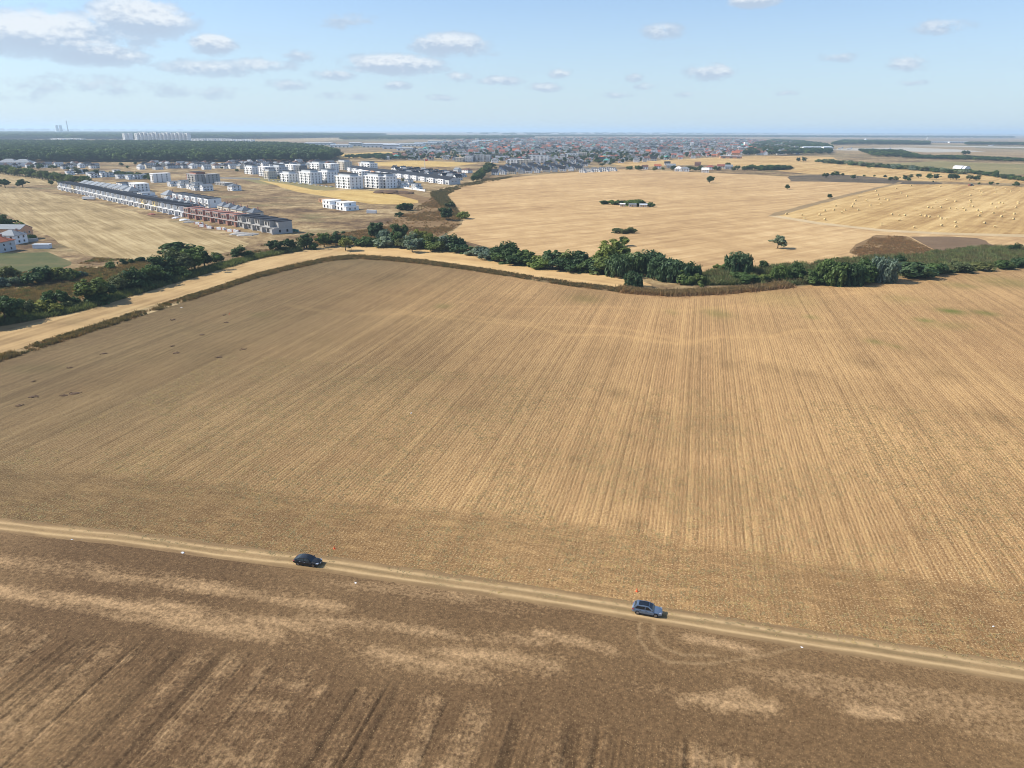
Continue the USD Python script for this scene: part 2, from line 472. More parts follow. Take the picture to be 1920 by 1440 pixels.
def wild_material():
    """Rough grass, scrub and bare earth near by; a patchwork of far fields towards the horizon."""
    g = Mat()
    p = g('geometry').position
    a = g.noise(p, .012, 5.0, .62)
    b = g.noise(p, .07, 5.0, .68)
    c3 = g.noise(p, .35, 4.0, .65)
    f = g.add(g.add(g.mul(a, .5), g.mul(b, .5)), g.mul(c3, .25))
    c = g('rgb_ramp', ramp=[(0, (.085, .052, .028)), (.3, (.15, .096, .048)), (.5, (.21, .142, .068)), (.75, (.29, .205, .10)), (1, (.40, .30, .16))], fac=g.ramp01(f, .51, .735)).color
    c = g.mix(g.ramp01(g.noise(p, .021, 4.0, .6), .54, .70, 0.0, .6), c, (.115, .11, .048))
    vor = g('voronoi_texture', dimensions='2D', feature='f1', vector=g.xyz(g('separate_xyz', vector=p).x, g.mul(g('separate_xyz', vector=p).y, .45), 0.0), scale=.0022, randomness=.9)
    vs = g('separate_color', color=vor.color)
    far = g('rgb_ramp', ramp=[(0, (.20, .15, .09)), (.3, (.30, .22, .12)), (.5, (.12, .12, .06)), (.7, (.25, .19, .11)), (.85, (.16, .11, .07)), (1, (.33, .25, .14))], fac=vs.r, interpolate=False).color
    dist = g('vector_math', math_type='length', vector1=p).value
    c = g.mix(g.ramp01(dist, 2200.0, 3800.0), c, g.mix(.35, far, c))
    return g.done('rough_ground', ground_bsdf(g, c, g.add(b, g.mul(c3, .5)), .5, .5))


stubble = stubble_material()
ploughed = ploughed_material()
dusty = road_material()
wild = wild_material()

# ------------------------------------------------------------------ ground


def sheet(poly, spacing, z=0.0, fill=True):
    """A triangulated sheet over a ground polygon ((x, y) list); returns (vertices, faces)."""
    P = Polygon(poly).buffer(0)
    if P.geom_type != 'Polygon': P = max(P.geoms, key=lambda q: q.area)
    ring = LineString(P.exterior.coords)
    n = max(8, int(ring.length / spacing))
    edge = np.array([ring.interpolate(i / n, normalized=True).coords[0] for i in range(n)])
    edge += (np.stack([meshkit.fbm(np.column_stack([edge * .03, np.zeros(n)]), 3, k) for k in (1, 2)], 1) - .5) * min(spacing * .55, 7.0)
    P = Polygon(edge).buffer(0)
    if P.geom_type != 'Polygon': P = max(P.geoms, key=lambda q: q.area)
    pts = [np.array(P.exterior.coords)[:-1]]
    if fill:
        x0, y0, x1, y1 = P.bounds
        gx, gy = np.meshgrid(np.arange(x0, x1, spacing), np.arange(y0, y1, spacing * .866))
        gx = gx + (np.arange(gx.shape[0]) % 2)[:, None] * spacing / 2
        q = np.stack([gx.ravel(), gy.ravel()], 1)
        inner = P.buffer(-spacing * .4)
        pts.append(q[shapely.contains_xy(inner, q[:, 0], q[:, 1])])
    v = np.unique(np.round(np.vstack(pts), 4), axis=0)
    f = Delaunay(v).simplices
    cc = v[f].mean(1)
    f = f[shapely.contains_xy(P, cc[:, 0], cc[:, 1])]
    a, b, c = v[f[:, 0]], v[f[:, 1]], v[f[:, 2]]
    flip = ((b[:, 0] - a[:, 0]) * (c[:, 1] - a[:, 1]) - (b[:, 1] - a[:, 1]) * (c[:, 0] - a[:, 0])) < 0
    f[flip] = f[flip][:, ::-1]
    return np.column_stack([v, np.full(len(v), z)]), f


def attr(prim, name, values):
    UsdGeom.PrimvarsAPI(prim).CreatePrimvar(name, Sdf.ValueTypeNames.Color3fArray, 'vertex').Set(Vt.Vec3fArray.FromNumpy(np.ascontiguousarray(values, np.float32)))


def pxpoly(pts): return [tuple(at(x, y)[:2]) for x, y in pts]


def dist_to(v, pts):
    """Distance of points to a ground polyline given in pixels."""
    return shapely.distance(shapely.points(v[:, 0], v[:, 1]), LineString(pxpoly(pts)))


# the whole plain, to the horizon
rr = np.concatenate([[0], np.geomspace(40, 70000, 60)])
aa = np.linspace(0, 2 * PI, 97)[:-1]
gv = [[0, 0, 0]] + [[r * math.sin(a), r * math.cos(a), 0] for r in rr[1:] for a in aa]
gf = [[0, 1 + (i + 1) % 96, 1 + i] for i in range(96)]
for k in range(len(rr) - 2):
    for i in range(96):
        a, b = 1 + k * 96 + i, 1 + k * 96 + (i + 1) % 96
        gf += [[a, b, b + 96], [a, b + 96, a + 96]]
gm = trimesh.Trimesh(gv, gf, process=False)
if gm.face_normals[5][2] < 0: gm.invert()
obj('ground', gm, wild, kind='structure')

# the dirt track the cars stand on
ROAD = [(-260, 953), (0, 984), (300, 1018), (600, 1058), (900, 1099), (1215, 1150), (1560, 1205), (1920, 1264), (2200, 1314)]
road_g = np.array(pxpoly(ROAD))
s_of = lambda v: v[:, 0] * DS[0] + v[:, 1] * DS[1]
t_of = lambda v: v[:, 0] * DT[0] + v[:, 1] * DT[1]
st_road = np.stack([s_of(road_g), t_of(road_g)], 1)
road_s = lambda t: np.interp(t, st_road[:, 1], st_road[:, 0])
tt = np.arange(st_road[0, 1] - 60, st_road[-1, 1] + 60, .6)


def to_xy(s, t): return np.outer(s, DS[:2]) + np.outer(t, DT[:2])


def relief(v, amp, f, seed=0, octaves=4):
    return (meshkit.fbm(np.column_stack([v[:, 0] * f, v[:, 1] * f, np.zeros(len(v))]), octaves, seed) - .5) * 2 * amp


across = np.linspace(-2.6, 2.6, 27)
T, A = np.meshgrid(tt, across, indexing='ij')
wob = (meshkit.fbm(np.column_stack([tt * .05, np.zeros(len(tt)), np.zeros(len(tt))]), 3, 4) - .5) * .9
Sx = road_s(T) + A * 1.0 + wob[:, None]
xy = to_xy(Sx.ravel(), T.ravel())
rut = np.exp(-((np.abs(A) - .95) / .38) ** 2).ravel()
mid = np.exp(-(A / .35) ** 2).ravel()
edge = np.clip((np.abs(A) - 1.9) / .7, 0, 1).ravel()
nz = relief(xy, 1, .35, 9)
zz = .05 - .05 * rut + .03 * mid * (nz > -.1) + .02 * nz * (1 - rut) - edge * .045
rv = np.column_stack([xy, zz])
nA, nT = len(across), len(tt)
ii = np.arange(nT - 1)[:, None] * nA + np.arange(nA - 1)
rf = np.stack([ii, ii + 1, ii + nA + 1, ii + nA], -1).reshape(-1, 4)
col = np.array([.27, .178, .085]) + rut[:, None] * np.array([.15, .11, .06])
verge = np.clip(mid * (.35 + 1.0 * np.clip(relief(xy, 1, .06, 3) * 2.2, -.5, 1)) + .45 * np.clip(relief(xy, 1, .22, 6) * 2, 0, 1) * (1 - rut), 0, 1)[:, None]
col = col * (1 - verge) + verge * np.array([.205, .14, .066])
edge = np.clip((np.abs(A) - 1.2 + .9 * relief(xy, 1, .12, 12).reshape(A.shape)) / .9, 0, 1).ravel()
e3 = edge[:, None]
col = col * (1 - e3) + e3 * np.array([.20, .128, .062])
m3 = trimesh.Trimesh(rv, np.vstack([rf[:, [0, 1, 2]], rf[:, [0, 2, 3]]]), process=False)
if m3.face_normals[:, 2].mean() < 0: m3.invert()
rp = obj('dirt_road', (m3.vertices, m3.faces), dusty, smooth=True, kind='structure')
attr(rp, 'soil', col)

# the ploughed field below it: real furrows and clods
ds_, dt_ = .30, .27
sg = np.arange(-1.9, -85, -ds_)
tg = np.arange(-170, 110, dt_)
Sg, Tg = np.meshgrid(sg, tg, indexing='ij')
xy = to_xy((road_s(Tg) + Sg).ravel(), Tg.ravel())
keep = None
rel, tv = Sg.ravel(), Tg.ravel()
q3 = lambda a, b, c=0.0: np.column_stack([a, b, np.full(len(a), c)])
furrow_zone = np.clip((-rel - 23.0 - 5 * (meshkit.fbm(q3(tv * .06, tv * 0), 3, 2) - .5)) / 4.0, 0, 1)
streak = meshkit.fbm(q3(rel * .035, tv * .55), 4, 11)                     # along the furrows
streakb = meshkit.fbm(q3(rel * .016, tv * .27), 3, 12)
band = meshkit.fbm(q3(rel * .22, tv * .028), 4, 13)                      # along the road
lump = meshkit.fbm(q3(xy[:, 0] * 1.3, xy[:, 1] * 1.3), 3, 14)
clod = meshkit.noise(q3(xy[:, 0] * 2.7, xy[:, 1] * 2.7), 15)
big = meshkit.fbm(q3(xy[:, 0] * .03, xy[:, 1] * .03), 3, 16)
gouge = np.clip((meshkit.fbm(q3(rel * .012, tv * 1.1), 2, 17) - .62) * 9, 0, 1) * furrow_zone
base_ = np.clip((-rel - 2.2) / 5.0, 0, 1)
zz = .10 * (lump - .5) + .09 * np.clip(clod - .72, 0, 1) * 3 * np.clip(.4 + big, 0, 1) + furrow_zone * (.16 * (streak - .5) + .06 * np.sin(tv * 2 * PI / .75)) - .14 * gouge
zz = .02 + base_ * .29 + zz * np.clip(base_ * 1.2, .15, 1)
dry_h = np.clip((band - .50) * 5.5, 0, 1)
blob = np.zeros(len(xy))
for line, w in [([(-100, 1052), (0, 1060), (130, 1072), (250, 1092), (480, 1118), (640, 1142)], 1.6), ([(-60, 1100), (60, 1118), (190, 1130), (330, 1142), (450, 1165), (620, 1180)], 1.9), ([(560, 1160), (720, 1178), (860, 1195), (1010, 1205)], 1.4),
                ([(820, 1236), (930, 1234), (1035, 1252)], 2.2), ([(1010, 1190), (1080, 1205), (1150, 1224)], 1.3), ([(1290, 1196), (1340, 1205), (1410, 1224)], 1.2), ([(700, 1224), (800, 1236)], 1.2), ([(250, 1145), (420, 1175), (520, 1190)], 2.4), ([(1330, 1320), (1440, 1330)], 1.6), ([(1600, 1338), (1680, 1342)], 1.1),
                ([(1280, 1320), (1400, 1300)], 1.3)]:
    d = dist_to(xy, line)
    blob = np.maximum(blob, np.exp(-(d / w) ** 2))
wisp = meshkit.fbm(q3(rel * .5, tv * .12), 4, 18)
dry = np.clip(dry_h * .45 + blob * (.35 + 1.3 * np.clip(wisp - .3, 0, 1)), 0, 1) * (1 - furrow_zone * .8)
dry = np.maximum(dry, furrow_zone * np.clip((streakb * .65 + streak * .35 - .44) * 4.5, 0, 1) * np.clip(.25 + 1.4 * (wisp - .2), 0, 1) * .78)
near_road = np.clip((rel + 9) / 6.0, 0, 1)
dark = np.array([.115, .071, .037]); tan = np.array([.33, .21, .105]); midc = np.array([.175, .112, .058])
k = np.clip((big - .38) * 2.8, 0, 1)[:, None]
east = np.clip((tv + 40) / 110, 0, 1)[:, None]
c = dark * (1 - k) + midc * k
c = c * (1 - east * .55) + np.array([.20, .125, .06]) * east * .55
c = c * (1 - .32 * gouge[:, None]) * np.array([.99, .95, .87])
for turn in ([(1200, 1165), (1198, 1200), (1215, 1225), (1255, 1245), (1330, 1248), (1420, 1235), (1500, 1212)], [(1228, 1162), (1224, 1195), (1242, 1216), (1280, 1232), (1340, 1232)], [(845, 1110), (868, 1128)], [(882, 1112), (872, 1126)], [(893, 1112), (884, 1128)]):
    e = np.exp(-(dist_to(xy, turn) / .32) ** 2)[:, None] * .6
    c = c * (1 - e) + np.array([.29, .19, .095]) * e
    zz -= .05 * e[:, 0]
n0, n1 = Sg.shape
ii = np.arange(n0 - 1)[:, None] * n1 + np.arange(n1 - 1)
pf = np.stack([ii, ii + n1, ii + n1 + 1, ii + 1], -1).reshape(-1, 4)
pf = np.vstack([pf[:, [0, 1, 2]], pf[:, [0, 2, 3]]])
pm = trimesh.Trimesh(np.column_stack([xy, zz]), pf, process=False)
if pm.face_normals[:, 2].mean() < 0: pm.invert()
pp = obj('ploughed_field', (pm.vertices, pm.faces), ploughed, smooth=True, kind='structure')
attr(pp, 'soil', c)
attr(pp, 'dry', np.repeat(dry[:, None], 3, 1))

# the stubble field above it
BANK_LOW = [(-330, 775), (-120, 715), (0, 678), (110, 642), (240, 600), (360, 562), (480, 522), (560, 502), (610, 491), (655, 486), (720, 488), (800, 496), (900, 510), (1000, 526), (1080, 538), (1170, 549), (1260, 555), (1340, 552), (1440, 543),
            (1530, 534), (1640, 527), (1740, 518), (1830, 510), (1920, 504), (2150, 492)]
top_g = pxpoly(BANK_LOW)
bot = to_xy(road_s(tt[::6]) + 2.0, tt[::6])
field_poly = list(map(tuple, bot)) + [tuple(x) for x in top_g[::-1]]
v, f = sheet(field_poly, 2.2, .012)
sv, tv = s_of(v), t_of(v)
rel = sv - road_s(tv)
mask = np.zeros((len(v), 3))
mask[:, 2] = np.clip((24 + 6 * (meshkit.fbm(q3(tv * .05, tv * 0), 3, 5) - .5) - rel) / 3.0, 0, 1)
edge_d = dist_to(v, BANK_LOW)
mask[:, 2] = np.maximum(mask[:, 2], np.clip((9 - edge_d) / 3, 0, 1))
for line, w, kx in [([(540, 572), (640, 590), (760, 588), (860, 598), (1000, 612), (1060, 628), (1160, 628), (1230, 640), (1285, 645), (1340, 632), (1440, 632), (1500, 618), (1560, 622)], 1.8, .8), ([(700, 585), (740, 583), (860, 590), (1000, 606), (1120, 612), (1180, 618), (1290, 640)], 1.3, .7), ([(860, 600), (856, 615), (880, 622)], 1.2, .5),
                    ([(640, 545), (800, 560), (960, 575), (1130, 576), (1280, 583), (1500, 560), (1700, 540)], 1.5, .5), ([(0, 905), (200, 920), (420, 940), (620, 958), (860, 985), (1100, 1010)], 1.2, .55), ([(850, 600), (845, 565), (870, 545)], .7, .5), ([(730, 640), (760, 690)], .5, .4), ([(715, 610), (745, 700)], .5, .35),
                    ([(1600, 617), (1700, 625)], 1.3, .6), ([(1900, 608), (1990, 615)], 1.5, .6)]:
    mask[:, 1] = np.maximum(mask[:, 1], .6 * kx * np.exp(-(dist_to(v, line) / w) ** 2))
for x, y, rx, ry, kx in [(1785, 584, 24, 5, 1), (1845, 587, 20, 5, .8), (1735, 601, 18, 4, .9), (1520, 594, 14, 4, .6), (1345, 587, 24, 9, .55), (1095, 560, 30, 8, .4), (1640, 641, 16, 5, .6), (1890, 530, 50, 10, .55), (830, 574, 18, 4, .6), (1460, 560, 60, 14, .3), (1800, 535, 30, 6, .5), (1680, 650, 10, 4, .6), (490, 590, 25, 6, .4), (1260, 585, 10, 5, .4), (60, 690, 70, 10, .3), (1100, 515, 20, 6, .4), (1690, 560, 40, 8, .3), (1770, 610, 60, 6, .3)]:
    c0 = at(x, y); k0 = px_per_m(c0)
    dx = (v[:, 0] - c0[0]) / (rx / k0)
    dy = (v[:, 1] - c0[1]) / (np.linalg.norm(at(x, y - ry) - c0) + 1e-6)
    mask[:, 0] = np.maximum(mask[:, 0], kx * np.exp(-(dx ** 2 + dy ** 2)))
west = np.clip((-t_of(v) - 60) / 260, 0, 1) * .22
mask[:, 0] = np.maximum(mask[:, 0], west * (.4 + meshkit.fbm(q3(v[:, 0] * .02, v[:, 1] * .02), 3, 21)))
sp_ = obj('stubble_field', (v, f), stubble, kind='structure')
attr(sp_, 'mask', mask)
vignette = np.clip((-tv - 5 + 110 * (meshkit.fbm(q3(v[:, 0] * .012, v[:, 1] * .012), 4, 22) - .5)) / 190, 0, 1)  # lens vignette painted into the stubble colour, edges broken up by noise
vignette = np.maximum(vignette * .85, np.clip((tv - 95 + 90 * (meshkit.fbm(q3(v[:, 0] * .015, v[:, 1] * .015), 4, 24) - .5)) / 200, 0, 1) * .45)[:, None]
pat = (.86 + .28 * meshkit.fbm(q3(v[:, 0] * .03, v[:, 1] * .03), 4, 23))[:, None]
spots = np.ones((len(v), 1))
for x, y, rx, k_ in [(1160, 738, 4.0, .30), (1105, 752, 3.0, .15), (1185, 985, 1.6, .35), (1365, 685, 3.5, .22), (1180, 815, 1.3, .25), (1077, 860, .9, .35), (1510, 702, 5.0, .2), (1440, 690, 4.0, .18), (1710, 660, 6.0, .2), (1850, 780, 5.0, .25), (1725, 1000, 2.0, .2), (1770, 700, 5.0, .22), (1620, 680, 6.0, .2), (1100, 555, 14.0, .2), (740, 520, 14.0, .15), (1030, 620, 9.0, .15), (1500, 545, 12.0, .15), (880, 760, 5.0, .15), (1225, 775, 3.0, .2)]:
    c0 = at(x, y)
    e = np.hypot(v[:, 0] - c0[0], (v[:, 1] - c0[1]) * .8) / rx
    spots[:, 0] *= 1 - k_ * np.exp(-e ** 2)
attr(sp_, 'tone', spots * (np.array([1.16, 1.09, .955]) - vignette * np.array([.74, .64, .50])) * pat * (1 - .22 * mask[:, 2:3] * np.clip((30 - rel) / 10, 0, 1)[:, None]))
STUBBLE = Polygon(field_poly).buffer(0)

# further fields
row2 = at(1690, 341)[:2] - at(1445, 405)[:2]
tan_far = crop_material('golden_field', (.27, .175, .095), (.40, .275, .15), (.53, .39, .23), at(1900, 330)[:2] - at(1000, 420)[:2], 6.0, contrast=1.0)
hay_field_m = crop_material('hay_field', (.27, .17, .075), (.40, .275, .13), (.52, .385, .20), at(1900, 346)[:2] - at(1700, 425)[:2], 9.0, contrast=1.5)
left_far = crop_material('pale_stubble', (.17, .125, .065), (.275, .21, .115), (.42, .34, .21), at(110, 365)[:2] - at(300, 440)[:2], 3.6, contrast=1.3, mottle=.03)
strip_m = crop_material('tan_strip', (.22, .15, .08), (.37, .26, .14), (.48, .355, .20), at(400, 515)[:2] - at(0, 630)[:2], 5.0, green=(.22, .18, .085), contrast=.9)
strip_b = crop_material('bleached_strip', (.33, .215, .11), (.46, .32, .165), (.56, .41, .235), at(1100, 520)[:2] - at(700, 470)[:2], 5.0, contrast=.7)
yellow_m = crop_material('yellow_field', (.30, .20, .075), (.42, .30, .12), (.52, .40, .19), at(700, 370)[:2] - at(500, 340)[:2], 8.0)
olive_m = crop_material('olive_meadow', (.12, .115, .05), (.19, .17, .085), (.29, .235, .125), (1, .2), 12.0, contrast=.6)
green_m = crop_material('green_meadow', (.05, .068, .03), (.085, .095, .045), (.16, .125, .07), (1, .1), 12.0, contrast=.6)
brown_m = crop_material('ploughed_far', (.115, .078, .052), (.145, .10, .068), (.175, .125, .085), (1, .3), 4.0, contrast=.5)
scrub_m = crop_material('brown_scrub', (.10, .062, .035), (.175, .115, .062), (.26, .18, .10), (1, .4), 4.0, contrast=.5)
dark_band_m = crop_material('dark_band', (.05, .042, .034), (.09, .074, .056), (.19, .145, .095), (1, .05), 8.0, contrast=.6)  # grey-brown band, darker than the fields around it
track_m = crop_material('pale_track', (.34, .26, .165), (.44, .345, .225), (.52, .42, .29), (1, -.1), 2.0, contrast=.5)
ruts_m = crop_material('worn_track', (.17, .13, .085), (.235, .175, .105), (.32, .235, .14), (1, .6), 2.0, contrast=.6)
apron_m = crop_material('airfield_concrete', (.28, .27, .26), (.34, .33, .32), (.40, .40, .40), (1, .05), 20.0, contrast=.5)

for name, pts, mat, z0, sp0 in [
    ('golden_field', [(838, 441), (868, 420), (873, 402), (850, 388), (833, 368), (850, 352), (920, 337), (1010, 328), (1100, 321), (1180, 317), (1260, 321), (1440, 329), (1560, 336), (1690, 342), (1920, 350), (2100, 354), (2100, 460), (1920, 470), (1840, 470), (1700, 490), (1500, 512), (1330, 515), (1100, 490), (960, 472), (900, 460)], tan_far, .03, 30),
    ('hay_field', [(1452, 404), (1560, 374), (1692, 343), (1800, 346), (1960, 351), (2150, 357), (2150, 443), (1920, 440), (1790, 438), (1650, 431), (1530, 417)], hay_field_m, .06, 25),
    ('far_field', [(1180, 314), (1140, 306), (1250, 300), (1330, 296), (1440, 292), (1560, 294), (1580, 305), (1640, 314), (1800, 321), (1930, 336), (1930, 345), (1690, 338), (1560, 330), (1470, 322), (1400, 313), (1310, 308)], hay_field_m, .04, 60),
    ('field_strip', [(-300, 728), (-120, 690), (0, 664), (110, 628), (240, 588), (360, 550), (480, 511), (560, 494), (610, 484), (655, 479), (660, 462), (620, 463), (560, 470), (480, 484), (380, 512), (300, 537), (150, 582), (0, 607), (-300, 660)], strip_m, .035, 8),
    ('field_strip_001', [(656, 480), (720, 481), (800, 489), (900, 503), (1000, 519), (1080, 531), (1165, 541), (1230, 538), (1180, 522), (1100, 512), (1000, 501), (940, 493), (870, 473), (800, 468), (700, 461), (660, 463)], strip_b, .035, 8),
    ('stubble_plot', [(-260, 352), (-20, 352), (40, 351), (110, 364), (200, 385), (300, 410), (400, 436), (466, 458), (450, 468), (400, 480), (330, 486), (260, 486), (180, 481), (130, 462), (60, 426), (0, 398), (-200, 372)], left_far, .03, 14),
    ('stubble_plot_001', [(-300, 325), (0, 323), (60, 331), (110, 339), (160, 346), (110, 349), (40, 345), (-60, 347), (-300, 350)], left_far, .03, 40),
    ('yellow_field', [(484, 338), (540, 346), (600, 358), (680, 356), (740, 364), (790, 378), (775, 384), (700, 383), (640, 374), (560, 360)], yellow_m, .04, 30),
    ('meadow', [(440, 332), (500, 333), (560, 341), (640, 354), (600, 358), (540, 350), (480, 343)], olive_m, .03, 30),
    ('meadow_001', [(-120, 478), (20, 474), (90, 472), (125, 482), (138, 494), (110, 505), (40, 510), (-120, 516)], green_m, .035, 12),
    ('far_meadow', [(1640, 308), (1760, 302), (1920, 308), (2000, 320), (1880, 330), (1820, 320), (1700, 312)], olive_m, .05, 60),
    ('dark_plot', [(1705, 444), (1770, 443), (1840, 447), (1852, 456), (1882, 467), (1840, 473), (1785, 477), (1742, 466)], brown_m, .07, 15),
    ('scrub_patch', [(1590, 474), (1620, 452), (1640, 441), (1700, 443), (1742, 466), (1780, 477), (1760, 488), (1640, 492)], scrub_m, .06, 10),
    ('scrub_patch_001', [(715, 365), (760, 356), (790, 368), (835, 376), (862, 402), (866, 420), (830, 442), (760, 452), (700, 448), (640, 452), (560, 448), (600, 440), (720, 430), (740, 410), (790, 396), (800, 385)], scrub_m, .025, 14),
    ('burnt_strip', [(1478, 330), (1560, 326), (1650, 333), (1700, 340), (1770, 342), (1760, 346), (1690, 345), (1560, 341), (1480, 340)], dark_band_m, .08, 25),
    ('far_track', [(1436, 406), (1450, 400), (1560, 371), (1688, 341), (1694, 342), (1566, 375), (1462, 404)], ruts_m, .09, 10),
    ('pale_track', [(1436, 405), (1462, 405), (1530, 416), (1650, 430), (1790, 437), (1920, 440), (2150, 444), (2150, 448), (1920, 445), (1790, 441), (1650, 434), (1530, 420)], track_m, .10, 10),
    ('footpath', [(800, 360), (830, 353), (862, 345), (850, 350), (812, 361)], track_m, .06, 15),
    ('airfield_apron', [(1548, 281), (1600, 278), (1700, 276.5), (1790, 280), (1850, 284.5), (1740, 286), (1690, 282.5), (1600, 282.5)], apron_m, .15, 100),
    ('airfield_runway', [(1640, 274), (1760, 273), (1930, 275.5), (2050, 278), (2050, 279), (1900, 277.5), (1760, 274.5)], apron_m, .16, 100),
    ('industrial_yard', [(620, 290), (720, 284), (760, 287), (700, 296), (640, 297)], yellow_m, .05, 60),
    ('far_meadow_001', [(660, 306), (780, 301), (900, 306), (840, 313), (720, 312)], yellow_m, .05, 60),
]:
    nm = name[:-4] if name[-3:].isdigit() else name
    v, f = sheet(pxpoly(pts), sp0, z0)
    obj(nm, (v, f), mat, kind='structure')

# ------------------------------------------------------------------ plants


def leaves(rng, centres, radii, per, size, squash=.85, aspect=1.0, hang=0.0, up=.35):
    """Leaf-sized quads spread over clumps, facing mostly outward."""
    n = len(centres) * per
    c = np.repeat(centres, per, 0)
    r = np.repeat(radii, per)
    d = rng.normal(size=(n, 3)); d /= np.linalg.norm(d, axis=1, keepdims=True)
    p = c + d * (r * rng.uniform(.55, 1.05, n) ** .8)[:, None] * [1, 1, squash]
    nrm = d + rng.normal(size=(n, 3)) * .45 + [0, 0, up]
    if hang: nrm[:, 2] *= 1 - hang
    nrm /= np.linalg.norm(nrm, axis=1, keepdims=True)
    ref = np.where(np.abs(nrm[:, 2:3]) > .9, [[1.0, 0, 0]], [[0, 0, 1.0]])
    u = np.cross(ref, nrm); u /= np.linalg.norm(u, axis=1, keepdims=True)
    w = np.cross(nrm, u)
    a = rng.uniform(-.5, .5, n) * (1 - hang)
    ca, sa = np.cos(a)[:, None], np.sin(a)[:, None]
    u, w = u * ca + w * sa, w * ca - u * sa
    sz = (size * rng.uniform(.6, 1.4, n))[:, None]
    u, w = u * sz * .5, w * sz * .5 * aspect
    v = np.stack([p - u - w, p + u - w * .6, p + u * .7 + w, p - u * .8 + w * .9], 1).reshape(-1, 3)
    i = np.arange(n)[:, None] * 4
    f = np.vstack([i + [0, 1, 2], i + [0, 2, 3]])
    return v, f


def trunk(h, r, limbs, rng, spread):
    parts = [trimesh.creation.revolve([[0, -.2], [r * 1.25, -.2], [r, h * .12], [r * .75, h * .45], [r * .4, h * .75], [0, h * .8]], sections=7)]
    for k in range(limbs):
        a = 2 * PI * (k + rng.uniform(0, .6)) / limbs
        z0 = h * rng.uniform(.28, .5)
        b = np.array([math.cos(a) * spread, math.sin(a) * spread, z0 + h * rng.uniform(.2, .35)])
        c = trimesh.creation.cone(r * .42, 1.0, sections=5)
        vec = b - [0, 0, z0]
        L = np.linalg.norm(vec)
        c.apply_scale([1, 1, L])
        c.apply_transform(trimesh.geometry.align_vectors([0, 0, 1], vec / L))
        c.apply_translation([0, 0, z0])
        parts.append(c)
    return cat(*parts)


def tree_parts(seed, leaf, shape):
    """Unit trees, 1 m tall per metre of the scale: built at 10 m."""
    def build():
        r = np.random.default_rng(seed)
        H = 10.0
        if shape == 'round':
            n = 54
            lb = r.normal(size=(9, 3)); lb /= np.linalg.norm(lb, axis=1, keepdims=True)
            lb = lb * r.uniform(.35, .78, 9)[:, None] * [3.7, 3.7, 4.0] + [0, 0, 5.0]
            d = r.normal(size=(n, 3)); d /= np.linalg.norm(d, axis=1, keepdims=True)
            c = lb[r.integers(0, 9, n)] + d * r.uniform(.3, 1.0, n)[:, None] * r.uniform(1.2, 2.1, n)[:, None]
            c[:6] = [0, 0, 4.6] + r.normal(size=(6, 3)) * [1.6, 1.6, 1.8]
            v, f = leaves(r, c, r.uniform(.7, 1.45, n), 58, .50)
            v[:, 2] = np.maximum(v[:, 2], .1)
            t = trunk(H, .32, 5, r, 2.0)
        elif shape == 'willow':
            n = 44
            d = r.normal(size=(n, 3)); d[:, 2] = np.abs(d[:, 2]) * .9; d /= np.linalg.norm(d, axis=1, keepdims=True)
            c = d * r.uniform(.5, .95, n)[:, None] * [4.4, 4.4, 4.6] + [0, 0, 4.4]
            v, f = leaves(r, c, r.uniform(1.0, 1.8, n), 34, .5)
            k = 64
            a = r.uniform(0, 2 * PI, k); rr_ = r.uniform(2.6, 4.9, k)
            hc = np.column_stack([np.cos(a) * rr_, np.sin(a) * rr_, r.uniform(.7, 6.0, k)])
            v2, f2 = leaves(r, hc, r.uniform(.55, .9, k), 26, .42, 2.3, 3.0, .7)
            f = np.vstack([f, f2 + len(v)]); v = np.vstack([v, v2])
            v[:, 2] = np.maximum(v[:, 2], .1)
            t = trunk(H, .42, 5, r, 2.2)
        elif shape == 'bush':
            n = 38
            d = r.normal(size=(n, 3)); d[:, 2] = np.abs(d[:, 2]); d /= np.linalg.norm(d, axis=1, keepdims=True)
            lb = r.normal(size=(6, 3)); lb[:, 2] = np.abs(lb[:, 2]); lb /= np.linalg.norm(lb, axis=1, keepdims=True)
            lb = lb * r.uniform(.4, .8, 6)[:, None] * [5.0, 5.0, 5.2] + [0, 0, 1.5]
            c = lb[r.integers(0, 6, n)] + d * r.uniform(.3, 1.0, n)[:, None] * r.uniform(1.2, 2.8, n)[:, None]
            c[:5] = [0, 0, 2.0] + r.normal(size=(5, 3)) * [2.2, 2.2, 1.0]
            v, f = leaves(r, c, r.uniform(1.0, 2.0, n), 50, .75)
            v[:, 2] = np.maximum(v[:, 2], .05)
            t = trunk(6.0, .25, 5, r, 2.5)
        else:                                                   # far woodland tree, fewer leaves
            n = 15
            d = r.normal(size=(n, 3)); d /= np.linalg.norm(d, axis=1, keepdims=True)
            c = d * r.uniform(.4, .95, n)[:, None] * [3.4, 3.4, 3.2] + [0, 0, 6.2]
            v, f = leaves(r, c, r.uniform(1.2, 2.0, n), 26, .95)
            t = trunk(H, .3, 3, r, 1.6)
        if shape in ('round', 'bush'):                          # fill the whole height and width of the kind
            top_, rad_ = (10.2, 4.7) if shape == 'round' else (9.6, 7.6)
            v[:, 2] *= top_ / np.percentile(v[:, 2], 99.5)
            v[:, :2] *= rad_ / np.percentile(np.hypot(v[:, 0], v[:, 1]), 93)
        return [('trunk', t, bark), ('crown', (v, f), LEAF[leaf])]
    return build


def tree_kind(leaf, shape, i): return kind_of(('tree', leaf, shape, i), tree_parts(hash((shape, i)) % 1000 if False else {'round': 100, 'willow': 200, 'bush': 300, 'far': 400}[shape] + i, leaf, shape))


